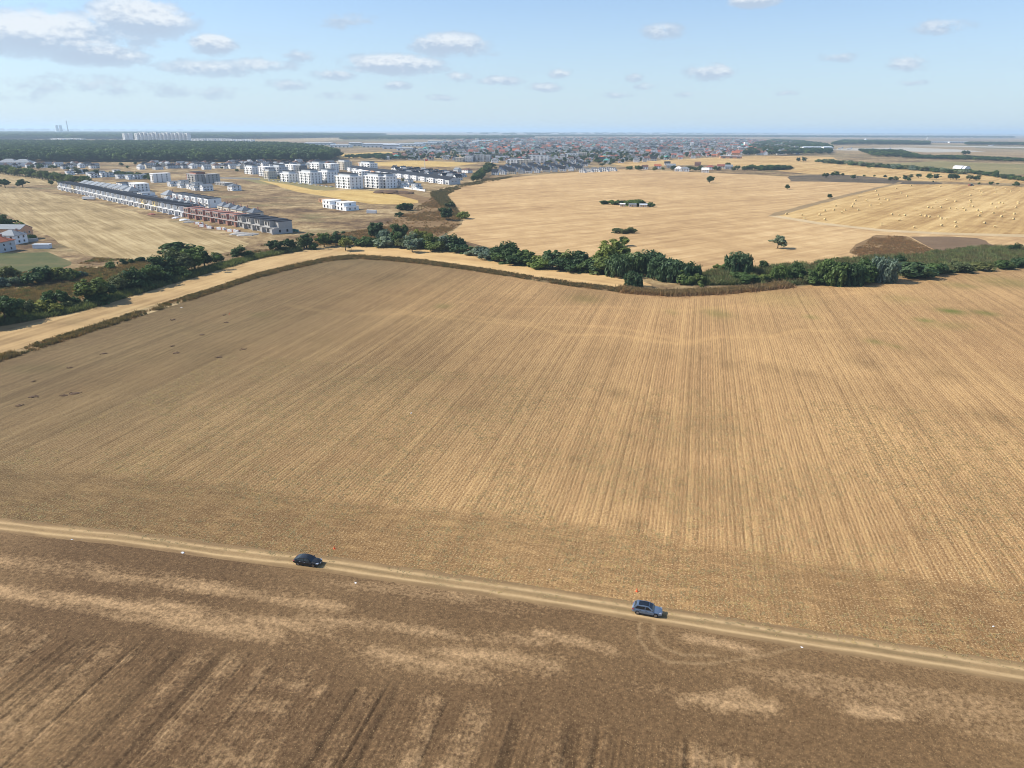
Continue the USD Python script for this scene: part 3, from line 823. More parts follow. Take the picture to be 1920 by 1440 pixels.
def tree(px, yb, yt, leaf, shape, label, name='tree', cat_='tree', group=None, wide=1.0, var=None):
    p = at(px, yb)
    h = (yb - yt) / px_per_m(p) * 1.03
    i = (int(px * 7 + yb * 3) % 5) if var is None else var
    s = h / (10.2 if shape != 'bush' else 9.6)
    place(tree_kind(leaf, shape, i), name, p, (px * 1.7 + yb) % 6.28, (s * wide, s * wide, s), label=label, cat=cat_, group=group)


W, B, R_ = 'willow', 'bush', 'round'
# hedgerow along the ditch, from the left edge of the picture to the right: base x, base y, top y, leaf, shape, width
HEDGE = [(12, 604, 558, 'dark', R_, 1.3), (34, 600, 579, 'light', B, 1.1), (57, 592, 566, 'olive', B, 1.0), (80, 590, 566, 'yellow', B, 1.3), (108, 580, 546, 'dark', R_, 1.3), (140, 574, 556, 'dark', B, 1.1), (176, 568, 524, 'light', R_, 1.25), (200, 562, 533, 'dark', R_, 1.3),
         (226, 549, 516, 'olive', R_, 1.2), (258, 542, 503, 'dark', R_, 1.3), (284, 534, 499, 'mid', R_, 1.2), (312, 522, 482, 'dark', R_, 1.3), (340, 514, 470, 'olive', R_, 1.3), (366, 507, 465, 'mid', R_, 1.2), (384, 500, 470, 'dark', R_, 1.2), (412, 492, 474, 'olive', B, 1.0), (447, 486, 462, 'dark', R_, 1.2),
         (467, 482, 470, 'olive', B, 1.0), (517, 474, 452, 'dark', R_, 1.25), (543, 470, 449, 'dark', R_, 1.2), (575, 466, 439, 'dark', R_, 1.15), (590, 468, 456, 'mid', B, 1.0), (608, 463, 439, 'mid', R_, 1.1), (630, 461, 436, 'dark', R_, 1.25), (658, 460, 443, 'silver', R_, 1.1), (686, 459, 448, 'olive', B, 1.0),
         (709, 450, 418, 'dark', R_, 1.1), (722, 458, 427, 'silver', W, 1.0), (752, 452, 422, 'dark', R_, 1.2), (741, 461, 437, 'mid', R_, 1.2), (768, 462, 437, 'silver', R_, 1.2), (790, 461, 433, 'yellow', R_, 1.1), (812, 466, 439, 'light', R_, 1.2), (836, 470, 441, 'silver', R_, 1.15), (857, 471, 441, 'willow', R_, 1.2), (905, 482, 463, 'silver', B, 1.3),
         (936, 490, 457, 'dark', R_, 1.2), (958, 492, 457, 'dark', R_, 1.2), (984, 496, 470, 'mid', R_, 1.25), (1008, 499, 480, 'light', B, 1.2), (1036, 503, 471, 'willow', R_, 1.2), (1060, 504, 471, 'light', R_, 1.1), (1088, 506, 472, 'willow', R_, 1.2), (1080, 508, 490, 'silver', B, 1.1), (1110, 508, 484, 'mid', R_, 1.2),
         (1133, 504, 456, 'light', R_, 1.0), (1154, 500, 453, 'light', R_, 1.1), (1128, 510, 482, 'light', B, 1.3), (1158, 518, 474, 'willow', W, 1.1), (1186, 514, 468, 'willow', W, 1.15), (1218, 512, 465, 'willow', W, 1.15), (1243, 524, 474, 'willow', W, 1.2), (1268, 528, 484, 'willow', W, 1.05), (1295, 525, 489, 'dark', W, 1.1), (1280, 531, 508, 'mid', B, 1.1), (1306, 533, 515, 'light', B, 1.1),
         (1384, 513, 468, 'willow', W, 1.15), (1362, 508, 492, 'mid', B, 1.0), (1344, 506, 496, 'light', B, 1.0), (1432, 507, 490, 'dark', R_, 1.1), (1400, 529, 512, 'mid', B, 1.9), (1428, 527, 514, 'light', B, 1.5), (1462, 527, 494, 'mid', W, 1.1), (1492, 526, 495, 'dark', R_, 1.3), (1527, 533, 508, 'mid', R_, 1.3), (1508, 531, 516, 'olive', B, 1.1), (1556, 532, 482, 'mid', W, 1.15), (1590, 532, 484, 'dark', W, 1.15), (1624, 528, 489, 'mid', R_, 1.2),
         (1655, 527, 473, 'silver', W, 1.0), (1686, 498, 479, 'dark', R_, 1.0), (1700, 518, 490, 'willow', B, 1.6), (1735, 514, 494, 'mid', B, 1.5), (1762, 513, 495, 'dark', B, 1.2), (1806, 510, 493, 'olive', B, 1.5), (1840, 507, 492, 'olive', B, 1.4), (1875, 503, 487, 'mid', B, 1.4), (1906, 500, 484, 'dark', B, 1.4), (1940, 498, 480, 'mid', B, 1.4), (1980, 495, 478, 'dark', B, 1.5), (-30, 612, 560, 'dark', R_, 1.3), (-75, 620, 575, 'mid', R_, 1.3)]
HEDGE += [(x, yb, yb - h, lf, B, 1.5) for x, yb, h, lf in [(676, 460, 12, 'mid'), (696, 461, 16, 'mid'), (730, 463, 18, 'silver'), (757, 464, 16, 'olive'), (780, 465, 18, 'silver'), (802, 467, 18, 'mid'), (825, 470, 18, 'light'), (847, 472, 20, 'willow'), (870, 474, 14, 'mid'), (888, 479, 12, 'silver'), (918, 487, 15, 'silver'), (948, 492, 20, 'mid'), (972, 496, 18, 'dark'), (996, 499, 17, 'mid'),
                                                          (1022, 503, 20, 'mid'), (1048, 505, 22, 'willow'), (1072, 507, 22, 'dark'), (1098, 508, 20, 'mid'), (1118, 510, 22, 'willow'), (1140, 512, 26, 'light'), (330, 520, 22, 'mid'), (296, 530, 20, 'dark'), (268, 541, 18, 'mid'), (240, 548, 18, 'dark'), (186, 568, 20, 'mid'), (125, 580, 16, 'olive'), (1478, 527, 18, 'mid'), (1542, 533, 20, 'mid'), (1574, 533, 22, 'willow'), (1608, 531, 20, 'mid'), (1640, 528, 20, 'dark'), (560, 468, 10, 'olive'), (532, 472, 10, 'olive')]]
LOOK = {'dark': 'dark green', 'mid': 'green', 'light': 'pale green', 'yellow': 'yellowing', 'silver': 'silvery', 'willow': 'grey-green', 'olive': 'olive'}
SHAPE = {R_: 'round-crowned tree', W: 'weeping willow', B: 'low bush'}
for i, (x, yb, yt, lf, sh, wd) in enumerate(sorted(HEDGE)):
    nm = {R_: 'hedgerow_tree', W: 'willow_tree', B: 'hedgerow_bush'}[sh]
    tree(x, yb, yt, lf, sh, f'{LOOK[lf]} {SHAPE[sh]}, {nth(i)} from left in the ditch hedgerow', nm, 'bush' if sh == B else 'tree', 'hedgerow along the ditch', wd)
SINGLE = [(1187, 538, 505, 'willow', W, 1.05, 'small dense willow in front of the hedgerow at the tip of the bleached strip'), (773, 473, 451, 'silver', R_, 1.2, 'silvery round tree standing forward of the hedgerow on the tan strip'),
          (648, 470, 447, 'yellow', R_, 1.15, 'yellow-green round tree alone at the top of the tan strip'), (1171, 461, 445, 'mid', R_, 1.3, 'small round tree just behind the pale green hedgerow trees'), (1458, 466, 443, 'silver', R_, 1.3, 'lone grey-green tree in the golden field right of centre'),
          (1330, 343, 331, 'dark', R_, 1.35, 'lone dark tree far out in the golden field below the hamlet'), (1476, 355, 346, 'dark', R_, 1.1, 'small lone tree left of the far track'), (1556, 372, 364, 'dark', R_, 1.2, 'small lone tree beside the far track'),
          (838, 413, 391, 'dark', R_, 1.2, 'big dark tree at the corner of the golden field'), (865, 410, 398, 'light', B, 1.4, 'bright green bush at the edge of the golden field beside the big dark tree'), (760, 394, 381, 'dark', B, 1.3, 'dark bush below the end of the yellow field'),
          (749, 406, 398, 'dark', B, 1.2, 'dark shrub in the russet scrub left of the big dark tree'), (842, 390, 379, 'olive', B, 1.3, 'olive bush beside the canal path'), (318, 476, 455, 'dark', B, 2.0, 'wide dome-shaped dark bush behind the left hedgerow'),
          (70, 530, 502, 'dark', B, 1.35, 'dark double bush in the scrub below the green meadow'), (118, 526, 501, 'yellow', B, 1.0, 'yellow-green bush in the scrub, right of the dark double bush'), (14, 524, 500, 'olive', B, 1.0, 'olive bush in the scrub at the left edge'), (134, 524, 505, 'mid', B, .8, 'green shrub right of the yellow-green bush'),
          (8, 538, 520, 'silver', B, 1.2, 'grey-green bush at the left edge of the scrub'), (30, 536, 520, 'silver', B, 1.2, 'second grey-green bush from the left edge of the scrub'), (155, 520, 509, 'silver', B, 1.0, 'small grey shrub right of the green shrub in the scrub'), (204, 504, 492, 'mid', B, 1.1, 'small green shrub where the scrub narrows'), (230, 496, 486, 'dark', B, 1.0, 'small dark shrub above the left hedgerow'), (265, 492, 482, 'dark', B, 1.1, 'small dark shrub next to the tan field corner'),
          (152, 553, 541, 'olive', B, 1.0, 'olive shrub behind the left hedgerow'), (245, 493, 486, 'mid', B, 1.2, 'low green shrub on the edge of the pale stubble plot'),
          (1899, 473, 457, 'dark', R_, 1.4, 'dark round tree at the right edge above the reeds'), (10, 352, 337, 'dark', R_, 1.4, 'round dark tree at the left edge between two stubble plots'), (43, 351, 337, 'dark', R_, 1.5, 'wide dark tree, second from the left edge between two stubble plots'),
          (97, 347, 339, 'mid', R_, 1.3, 'small tree at the head of the townhouse row'), (114, 346, 338, 'mid', R_, 1.3, 'small tree just left of the first townhouse'), (1810, 292, 283, 'dark', R_, 1.6, 'big dark tree beside the airfield'), (1497, 303, 296, 'dark', R_, 1.2, 'left one of two round trees on the far field edge'), (1507, 303, 295, 'dark', R_, 1.2, 'right one of two round trees on the far field edge'),
          (1629, 316, 311, 'mid', R_, 1.5, 'small tree in front of the far hedge'), (1363, 315, 305.5, 'dark', R_, 1.3, 'round tree behind the hamlet'), (1179, 318, 312, 'mid', B, 1.3, 'green bush left of the hamlet'), (8, 436, 405, 'dark', R_, 1.5, 'dark tree behind the grey-roofed house at the left edge'), (30, 434, 416, 'mid', B, 1.5, 'green shrubbery behind the grey-roofed house'), (44, 432, 420, 'dark', R_, 1.3, 'dark tree at the gable of the grey-roofed house'),
          (52, 451, 441, 'dark', B, 1.1, 'dark garden bush behind the grey fence wall'), (62, 449, 441, 'mid', B, 1.1, 'green garden bush at the end of the grey fence wall')]
for x, yb, yt, lf, sh, wd, lb in SINGLE:
    tree(x, yb, yt, lf, sh, lb, {R_: 'field_tree', W: 'willow_tree', B: 'shrub'}[sh], 'bush' if sh == B else 'tree', None, wd)
for i, (x, yb, yt) in enumerate([(1153, 437, 428), (1162, 437, 429), (1169, 438, 430), (1178, 437, 428), (1182, 437, 427)]):
    tree(x, yb, yt, 'olive', B, f'{nth(i)} bush from the left of the small clump in the golden field', 'shrub', 'bush', 'clump of bushes in the golden field', 1.1)
for i, (x, yb, yt, wd) in enumerate([(1132, 383, 376, 1.6), (1149, 383, 376, 1.6), (1158, 384, 376, 1.6), (1167, 384, 376, 1.6), (1176, 385, 376, 1.5), (1187, 386, 375, 1.5), (1196, 386, 376, 1.5), (1203, 386, 377, 1.2), (1218, 388, 380, 1.2)]):
    tree(x, yb, yt, 'mid' if i % 3 else 'dark', B, f'{nth(i)} bush from the left around the field sheds', 'shrub', 'bush', 'bushes around the field sheds', wd)
for i, (x, yb, yt, wd) in enumerate([(1547, 334, 325, 1.3), (1561, 330, 323, 1.2), (1569, 330, 321.5, 1.3), (1580, 330, 325, 1.1), (1600, 336, 328, 1.2), (1620, 332, 328, 1.2), (1639, 332, 328, 1.2), (1659, 333, 328, 1.3), (1669, 339, 332, 1.3), (1680, 339, 331, 1.2), (1697, 338, 329, 1.3), (1704, 340, 333, 1.2), (1708, 334, 327, 1.1),
                                   (1722, 334, 326.5, 1.3), (1742, 336, 325.5, 1.2), (1755, 336, 326.5, 1.2), (1782, 337, 326.5, 1.2), (1793, 337, 327, 1.2), (1817, 339, 329, 1.2), (1830, 339, 328.5, 1.2), (1857, 347, 341, 1.5), (1870, 347, 343, 1.3), (1906, 350, 341, 1.2), (1866, 329, 320, 1.3), (1879, 335, 327, 1.3), (1749, 342, 339, 1.2), (1835, 346, 342, 1.2)]):
    tree(x, yb, yt, ['olive', 'dark', 'mid'][i % 3], R_, f'{["olive", "dark green", "green"][i % 3]} rounded tree, {{n}} from left between the far fields', 'field_tree', 'tree', 'trees dotted between the far fields', wd)
hed = [(1536 + k * 7.6, 304 + k * .62 + (k % 3) * .5, 299 + k * .58 - (k % 4) * .6) for k in range(36)]
for i, (x, yb, yt) in enumerate(hed):
    tree(x, yb, yt, ['mid', 'dark', 'olive', 'silver'][(i * 5) % 4], B, 'leafy bush, {n} from left in the long far hedge', 'hedge_bush', 'bush', 'long hedge between the far fields', 1.5)
for i in range(24):
    x = 1805 + i * 6
    tree(x, 323 + i * .85, 318 + i * .8 - (i % 3), ['olive', 'mid', 'dark'][i % 3], B, 'leafy bush, {n} from left in the right edge hedge', 'hedge_bush', 'bush', 'hedge running off to the right edge', 1.4)
for i in range(34):                                             # belt of trees behind the upper left plot
    x = -10 + i * 5.3
    yb = 323 + i * .72 + (i % 2) * 1.2
    tree(x, yb, yb - 11 - (i * 7 % 5), ['mid', 'olive', 'mid', 'light'][i % 4], R_, 'green tree, {n} from left in the belt below the villas', 'belt_tree', 'tree', 'belt of trees below the villas', 1.35)
for i in range(16):
    x = 888 + i * 2.0 + (i % 3) * 3
    yb = 341 - i * 1.6
    tree(x, yb, yb - 12, ['dark', 'mid', 'dark', 'olive'][i % 4], R_, 'dark tree, {n} from the left in the line beside the canal path', 'canal_tree', 'tree', 'trees along the canal', 1.3)
for i in range(22):
    x = 1400 + (i * 37 % 60) - 5
    yb = 318 + (i % 5) * .7
    tree(x, yb, yb - 6 - i % 4, ['dark', 'mid'][i % 2], R_, 'dark tree, {n} from the left in the grove right of the hamlet', 'grove_tree', 'tree', 'grove right of the hamlet', 1.3)
for i in range(14):
    x = 1424 + i * 4
    tree(x, 317 + (i % 3) * .8, 310 + (i % 4) * .5, 'dark', B, 'dark shrub, {n} from the left in the hedge right of the grove', 'hedge_bush', 'bush', 'dark hedge right of the grove', 1.5)


rt = np.random.default_rng(91)
for i in range(40):                                             # gardens of the new estates
    f_ = rt.uniform(0, 1)
    x = 132 + 160 * f_
    y = 324 + 15 * f_ + rt.uniform(-3, 1.5)
    tree(x, y, y - rt.uniform(6, 10), ['mid', 'dark', 'olive'][i % 3], R_, 'green garden tree, {n} from left among the white villas', 'garden_tree', 'tree', 'garden trees among the white villas', 1.3)
for i in range(34):
    x = rt.uniform(470, 860)
    y = np.interp(x, [470, 660, 860], [331, 338, 350]) + rt.uniform(-9, 3)
    tree(x, y, y - rt.uniform(4, 8), ['mid', 'dark', 'olive'][i % 3], R_, 'small green tree, {n} from left around the apartment blocks', 'garden_tree', 'tree', 'small trees around the apartment blocks', 1.3)
for i in range(40):
    x = rt.uniform(925, 1190)
    y = np.interp(x, [925, 1190], [327, 309]) - rt.uniform(0, 17)
    tree(x, y, y - rt.uniform(4, 7.5), ['mid', 'dark', 'olive'][i % 3], R_, 'green garden tree, {n} from left among the steep-roofed rows', 'garden_tree', 'tree', 'garden trees among the steep-roofed rows', 1.4)
for i in range(30):
    x = rt.uniform(0, 480)
    y = np.interp(x, [0, 190, 270, 480], [316, 319, 313, 321]) + rt.uniform(-5, 3)
    tree(x, y, y - rt.uniform(4, 8), ['mid', 'dark', 'olive'][i % 3], R_, 'green garden tree, {n} from left below the forest', 'garden_tree', 'tree', 'garden trees of the houses below the forest', 1.3)


def tufts(seed, n, h, spread, wide):
    r = np.random.default_rng(seed)
    p = np.column_stack([r.normal(0, spread, (n, 2)), np.zeros(n)])
    a = r.uniform(0, 2 * PI, n)
    u = np.column_stack([np.cos(a), np.sin(a), np.zeros(n)]) * (wide * r.uniform(.5, 1.3, n))[:, None]
    tip = p + np.column_stack([r.normal(0, .35 * h, (n, 2)), h * r.uniform(.5, 1.2, n)])
    v = np.stack([p - u, p + u, tip + u * .5, tip - u * .5], 1).reshape(-1, 3)
    i = np.arange(n)[:, None] * 4
    return v, np.vstack([i + [0, 1, 2], i + [0, 2, 3]])


def points_in(poly, n, seed, dens=None):
    r = np.random.default_rng(seed)
    P = Polygon(poly).buffer(0)
    x0, y0, x1, y1 = P.bounds
    out = []
    while sum(map(len, out)) < n:
        q = np.column_stack([r.uniform(x0, x1, n * 2), r.uniform(y0, y1, n * 2)])
        q = q[shapely.contains_xy(P, q[:, 0], q[:, 1])]
        if dens is not None: q = q[r.uniform(size=len(q)) < dens(q)]
        out.append(q)
    q = np.vstack(out)[:n]
    return np.column_stack([q, np.zeros(n)])


def scatter_in(name, poly, n, seed, protos, smin, smax, label, cat_, dens=None, sq=None):
    p = points_in(poly, n, seed, dens)
    r = np.random.default_rng(seed + 1)
    sc = r.uniform(smin, smax, n)
    if sq is not None: sc = np.column_stack([sc * sq, sc * sq, sc])
    scatter(name, protos, p, r.uniform(0, 6.28, n), sc, r.integers(0, len(protos), n), label=label, cat=cat_)


def clumpy(f, seed, lo=.35):
    return lambda q: np.clip((meshkit.fbm(np.column_stack([q[:, 0] * f, q[:, 1] * f, np.zeros(len(q))]), 3, seed) - lo) * 4, .05, 1)


bank_hi = [(x, y - 7 - 4 * max(0, (600 - x) / 600)) for x, y in BANK_LOW if x <= 1180]
bank_poly = pxpoly([(x, y) for x, y in BANK_LOW if x <= 1180] + bank_hi[::-1])
tp = [tufts(1, 34, .75, .55, .09), tufts(2, 30, 1.0, .5, .09), tufts(3, 40, .6, .7, .1)]
scatter_in('weed_bank', bank_poly, 5200, 31, [(tp[0], weed_dark), (tp[1], weed_brown), (tp[2], weed_russet), (tp[0], weed_dark)], .5, 1.25, 'rough brown weeds on the bank between stubble field and tan strip', 'weeds', clumpy(.09, 4, .25))
bank2 = pxpoly([(1160, 540), (1240, 548), (1340, 545), (1440, 536), (1480, 531), (1480, 539), (1440, 543), (1340, 552), (1260, 555), (1170, 549)])
scatter_in('weed_bank', bank2, 3200, 33, [(tp[0], weed_russet), (tp[1], weed_brown), (tp[2], weed_russet)], 1.0, 1.9, 'russet dry weeds along the field edge below the willows', 'weeds')
reed = pxpoly([(1300, 534), (1330, 512), (1440, 505), (1480, 498), (1690, 480), (1780, 472), (1850, 465), (1925, 468), (2050, 462), (2050, 488), (1920, 500), (1800, 510), (1700, 520), (1480, 535)])
tr = [tufts(5, 40, 1.9, .8, .10), tufts(6, 46, 1.6, .9, .11)]
scatter_in('reed_bed', reed, 9000, 35, [(tr[0], weed_green), (tr[1], weed_green), (tr[1], LEAF['olive']), (tr[0], weed_dark)], .7, 1.5, 'green reeds and tall grass filling the ditch at right', 'reeds', clumpy(.03, 8, .3))
edge_l = pxpoly([(-200, 650), (0, 612), (150, 584), (300, 539), (380, 515), (480, 486), (565, 470), (560, 466), (480, 480), (380, 505), (300, 527), (150, 572), (0, 598), (-200, 632)])
scatter_in('ditch_grass', edge_l, 5000, 37, [(tr[0], weed_green), (tp[0], weed_green), (tp[2], weed_dark)], .6, 1.2, 'grey-green tall grass edging the left hedgerow', 'grass')
scrub_l = pxpoly([(-150, 600), (0, 590), (150, 560), (290, 520), (330, 490), (440, 478), (480, 474), (560, 462), (470, 470), (420, 478), (330, 485), (260, 488), (180, 484), (140, 498), (110, 508), (0, 514), (-150, 520)])
scatter_in('scrubland', scrub_l, 6500, 39, [(tp[0], weed_dark), (tp[1], weed_brown), (tp[2], weed_russet), (tp[2], weed_green), (tp[1], weed_brown)], .5, 1.2, 'tangled brown scrub behind the left hedgerow', 'scrub', clumpy(.035, 5, .38))
scrub_r = pxpoly([(560, 462), (700, 458), (760, 452), (835, 440), (866, 420), (862, 402), (835, 376), (820, 362), (800, 378), (740, 410), (690, 430), (560, 448), (480, 462)])
scatter_in('scrubland', scrub_r, 5000, 41, [(tp[0], weed_russet), (tp[1], weed_russet), (tp[2], weed_brown), (tp[1], weed_brown)], .45, 1.1, 'russet scrub between the townhouses and the golden field', 'scrub', clumpy(.02, 6, .42))
mound_poly = pxpoly([(1595, 474), (1640, 443), (1690, 443), (1742, 466), (1780, 478), (1760, 488), (1640, 490)])
scatter_in('scrubland', mound_poly, 2200, 43, [(tp[0], weed_russet), (tp[1], weed_russet), (tp[2], weed_brown)], .4, 1.0, 'russet weeds beside the dark ploughed plot', 'scrub', clumpy(.03, 9, .35))
canal = pxpoly([(806, 362), (850, 350), (905, 338), (960, 332), (940, 337), (870, 350), (835, 366), (850, 388), (868, 402), (862, 416), (850, 405), (828, 386)])
scatter_in('canal_grass', canal, 2600, 45, [(tp[0], weed_dark), (tr[1], weed_dark), (tp[1], weed_brown), (tp[2], weed_russet)], .8, 1.6, 'dull grass and reeds on the canal banks', 'grass', clumpy(.02, 3, .38))

# loose straw and stalks on the near stubble and soil
stalks = []
for sd in range(3):
    r = np.random.default_rng(50 + sd)
    n = 5
    p = np.column_stack([r.normal(0, .5, (n, 2)), r.uniform(.02, .06, n)])
    a = r.uniform(0, 2 * PI, n)
    u = np.column_stack([np.cos(a), np.sin(a), r.uniform(-.1, .35, n)]) * r.uniform(.14, .34, n)[:, None]
    w = np.column_stack([-np.sin(a), np.cos(a), np.zeros(n)]) * .035
    v = np.stack([p - u - w, p + u - w, p + u + w, p - u + w], 1).reshape(-1, 3)
    i = np.arange(n)[:, None] * 4
    stalks.append((v, np.vstack([i + [0, 1, 2], i + [0, 2, 3]])))
t0, t1 = -150, 100
near = [tuple(x) for x in to_xy(road_s(np.array([t0, t1])) + 2.5, np.array([t0, t1]))] + [tuple(x) for x in to_xy(road_s(np.array([t1, t0])) + 110, np.array([t1, t0]))]
pts = points_in(near, 16000, 61, clumpy(.08, 2, .3))
r = np.random.default_rng(62)
scatter('loose_straw', [(m, straw_leaf) for m in stalks], pts, r.uniform(0, 6.28, len(pts)), r.uniform(.7, 1.3, len(pts)), r.integers(0, 3, len(pts)), label='loose straw and maize stalks littering the stubble', cat='straw')

# ------------------------------------------------------------------ woods and the far town
fp = []
for i in range(4):
    q = tree_parts(400 + i, 'forest', 'far')()
    fp.append((q[1][1], LEAF['forest']))
fmid = [(m, LEAF['mid']) for m, _ in fp[:2]]


def wood(name, pts, n, seed, hmin, hmax, label, wide=1.5, protos=None):
    scatter_in(name, pxpoly(pts), n, seed, protos or (fp + fmid[:1]), hmin / 10, hmax / 10, label, 'forest', sq=wide)


wood('forest', [(-420, 308), (180, 304), (300, 304), (430, 304), (612, 303), (640, 296), (600, 284), (540, 276), (300, 271.5), (-420, 270)], 26000, 71, 17, 25, 'dark broadleaf forest stretching behind the new estate at left', 1.35)
wood('forest', [(-500, 262), (430, 261), (560, 259), (700, 257.5), (720, 254), (450, 250.5), (-500, 249.5)], 15000, 72, 24, 34, 'blue distant forest on the left horizon', 5.0)
wood('forest', [(880, 253), (1300, 252.5), (1500, 251.5), (2100, 254), (2100, 250.5), (1500, 249), (880, 250)], 9000, 73, 25, 36, 'thin blue belt of woods on the right horizon', 7.0)
wood('forest', [(640, 262), (900, 262), (1000, 259), (1000, 256.5), (760, 255.5), (640, 256)], 2600, 80, 14, 22, 'pale blue belt of trees behind the industrial estate', 3.0)
wood('forest', [(960, 256.5), (1300, 257), (1900, 259), (1900, 256.5), (1300, 254.5), (960, 254.5)], 2600, 81, 14, 22, 'faint line of trees across the far right plain', 4.0)
wood('forest', [(1392, 291), (1500, 291), (1556, 289), (1560, 279), (1545, 272), (1500, 266), (1450, 264), (1420, 270), (1400, 280)], 3800, 74, 10, 18, 'green wooded rise at the right end of the town', 1.6, fp + fmid)
wood('forest', [(1560, 272.5), (1600, 271), (1740, 272), (1742, 269), (1680, 267), (1580, 266)], 1600, 75, 14, 22, 'dark wood behind the airfield apron', 2.0)
wood('forest', [(1610, 284), (1690, 286), (1720, 296), (1640, 294)], 500, 76, 8, 14, 'scattered low trees in front of the airfield', 1.7, fp + fmid)
wood('forest', [(1810, 272), (1930, 273), (2000, 274), (2000, 271), (1815, 269.5)], 600, 77, 12, 18, 'dark trees beyond the runway at right', 2.4)
wood('forest', [(1690, 297), (1800, 300), (1930, 305), (1930, 302), (1800, 296), (1700, 294)], 600, 78, 6, 10, 'low scrubby trees below the airfield', 1.7, fp + fmid)
wood('forest', [(640, 297), (720, 300), (780, 300), (770, 294), (700, 292)], 240, 79, 6, 11, 'loose trees at the edge of the industrial estate', 1.6, fp + fmid)


# ------------------------------------------------------------------ buildings
def gable(w, d, h, rh, wall, roof, over=.4, along='x'):
    """House with a ridge along x. Origin at the middle of the base."""
    x, y, o = w / 2, d / 2, over
    wv = poly3([(-x, -y, -.5), (x, -y, -.5), (x, y, -.5), (-x, y, -.5), (-x, -y, h), (x, -y, h), (x, y, h), (-x, y, h), (-x, 0, h + rh), (x, 0, h + rh)], [(0, 1, 5, 4), (1, 2, 6, 9, 5), (2, 3, 7, 6), (3, 0, 4, 8, 7), (4, 5, 9, 8), (6, 7, 8, 9)])
    sl = rh / y
    t = .22
    X, Y, zl, zr = x + o, y + o, h - sl * o + .05, h + rh + .05
    rv = poly3([(-X, -Y, zl), (X, -Y, zl), (X, 0, zr), (-X, 0, zr), (-X, Y, zl), (X, Y, zl), (-X, -Y, zl + t), (X, -Y, zl + t), (X, 0, zr + t), (-X, 0, zr + t), (-X, Y, zl + t), (X, Y, zl + t)],
               [(6, 7, 8, 9), (9, 8, 11, 10), (0, 3, 2, 1), (3, 4, 5, 2), (0, 1, 7, 6), (5, 4, 10, 11), (1, 2, 8, 7), (2, 5, 11, 8), (3, 0, 6, 9), (4, 3, 9, 10)])
    return [('wall', wv, wall), ('roof', rv, roof)]


def hip(w, d, h, rh, wall, roof, over=.5):
    x, y = w / 2 + over, d / 2 + over
    r = max(0.15, w / 2 - d / 2)
    rv = poly3([(-x, -y, h), (x, -y, h), (x, y, h), (-x, y, h), (-r, 0, h + rh), (r, 0, h + rh), (-x, -y, h + .2), (x, -y, h + .2), (x, y, h + .2), (-x, y, h + .2), (-r, 0, h + rh + .2), (r, 0, h + rh + .2)],
               [(6, 7, 11, 10), (7, 8, 11), (8, 9, 10, 11), (9, 6, 10), (3, 2, 1, 0), (0, 1, 7, 6), (1, 2, 8, 7), (2, 3, 9, 8), (3, 0, 6, 9)])
    return [('wall', box(-w / 2, w / 2, -d / 2, d / 2, -.5, h + .02), wall), ('roof', rv, roof)]


def window(x, y, z, w, h, face, frame=frame_white, glass=glass_dark):
    """A window on a wall that faces -y ('f'), +x ('r') or -x ('l'): a pane in a frame that stands proud."""
    k = {'f': 0, 'r': 1, 'b': 2, 'l': 3}[face]
    ca, sa = [1, 0, -1, 0][k], [0, 1, 0, -1][k]

    def turn(m):
        v = m.vertices
        m.vertices = np.column_stack([v[:, 0] * ca - v[:, 1] * sa + x, v[:, 0] * sa + v[:, 1] * ca + y, v[:, 2] + z])
        return m
    pane = turn(box(-w / 2, w / 2, -.03, .05, 0, h))
    e = .1
    fr = turn(cat(box(-w / 2 - e, w / 2 + e, -.08, .05, -e, 0), box(-w / 2 - e, w / 2 + e, -.08, .05, h, h + e), box(-w / 2 - e, -w / 2, -.08, .05, 0, h), box(w / 2, w / 2 + e, -.08, .05, 0, h)))
    return ('window', pane, glass, [('frame', fr, frame)])


def house(kind, w, d, h, rh, wall, roof):
    def build():
        p = gable(w, d, h, rh, wall, roof) if kind == 'gable' else hip(w, d, h, rh, wall, roof)
        for z0 in ([.9, 3.7] if h > 4.5 else [.9]):
            for k in (-1, 0, 1): p.append(window(k * w * .3, -d / 2, z0, 1.5, 1.4, 'f'))
            for sx, fc in ((1, 'r'), (-1, 'l')):
                p.append(window(sx * w / 2, -d * .2, z0, 1.4, 1.4, fc)); p.append(window(sx * w / 2, d * .2, z0, 1.4, 1.4, fc))
        p.append(('door', box(-w * .15 - .5, -w * .15 + .5, -d / 2 - .06, -d / 2 + .05, 0, 2.1), timber))
        p.append(('chimney', box(w * .2, w * .2 + .8, d * .12, d * .12 + .8, h, h + rh + .9), brick))
        return p
    return build


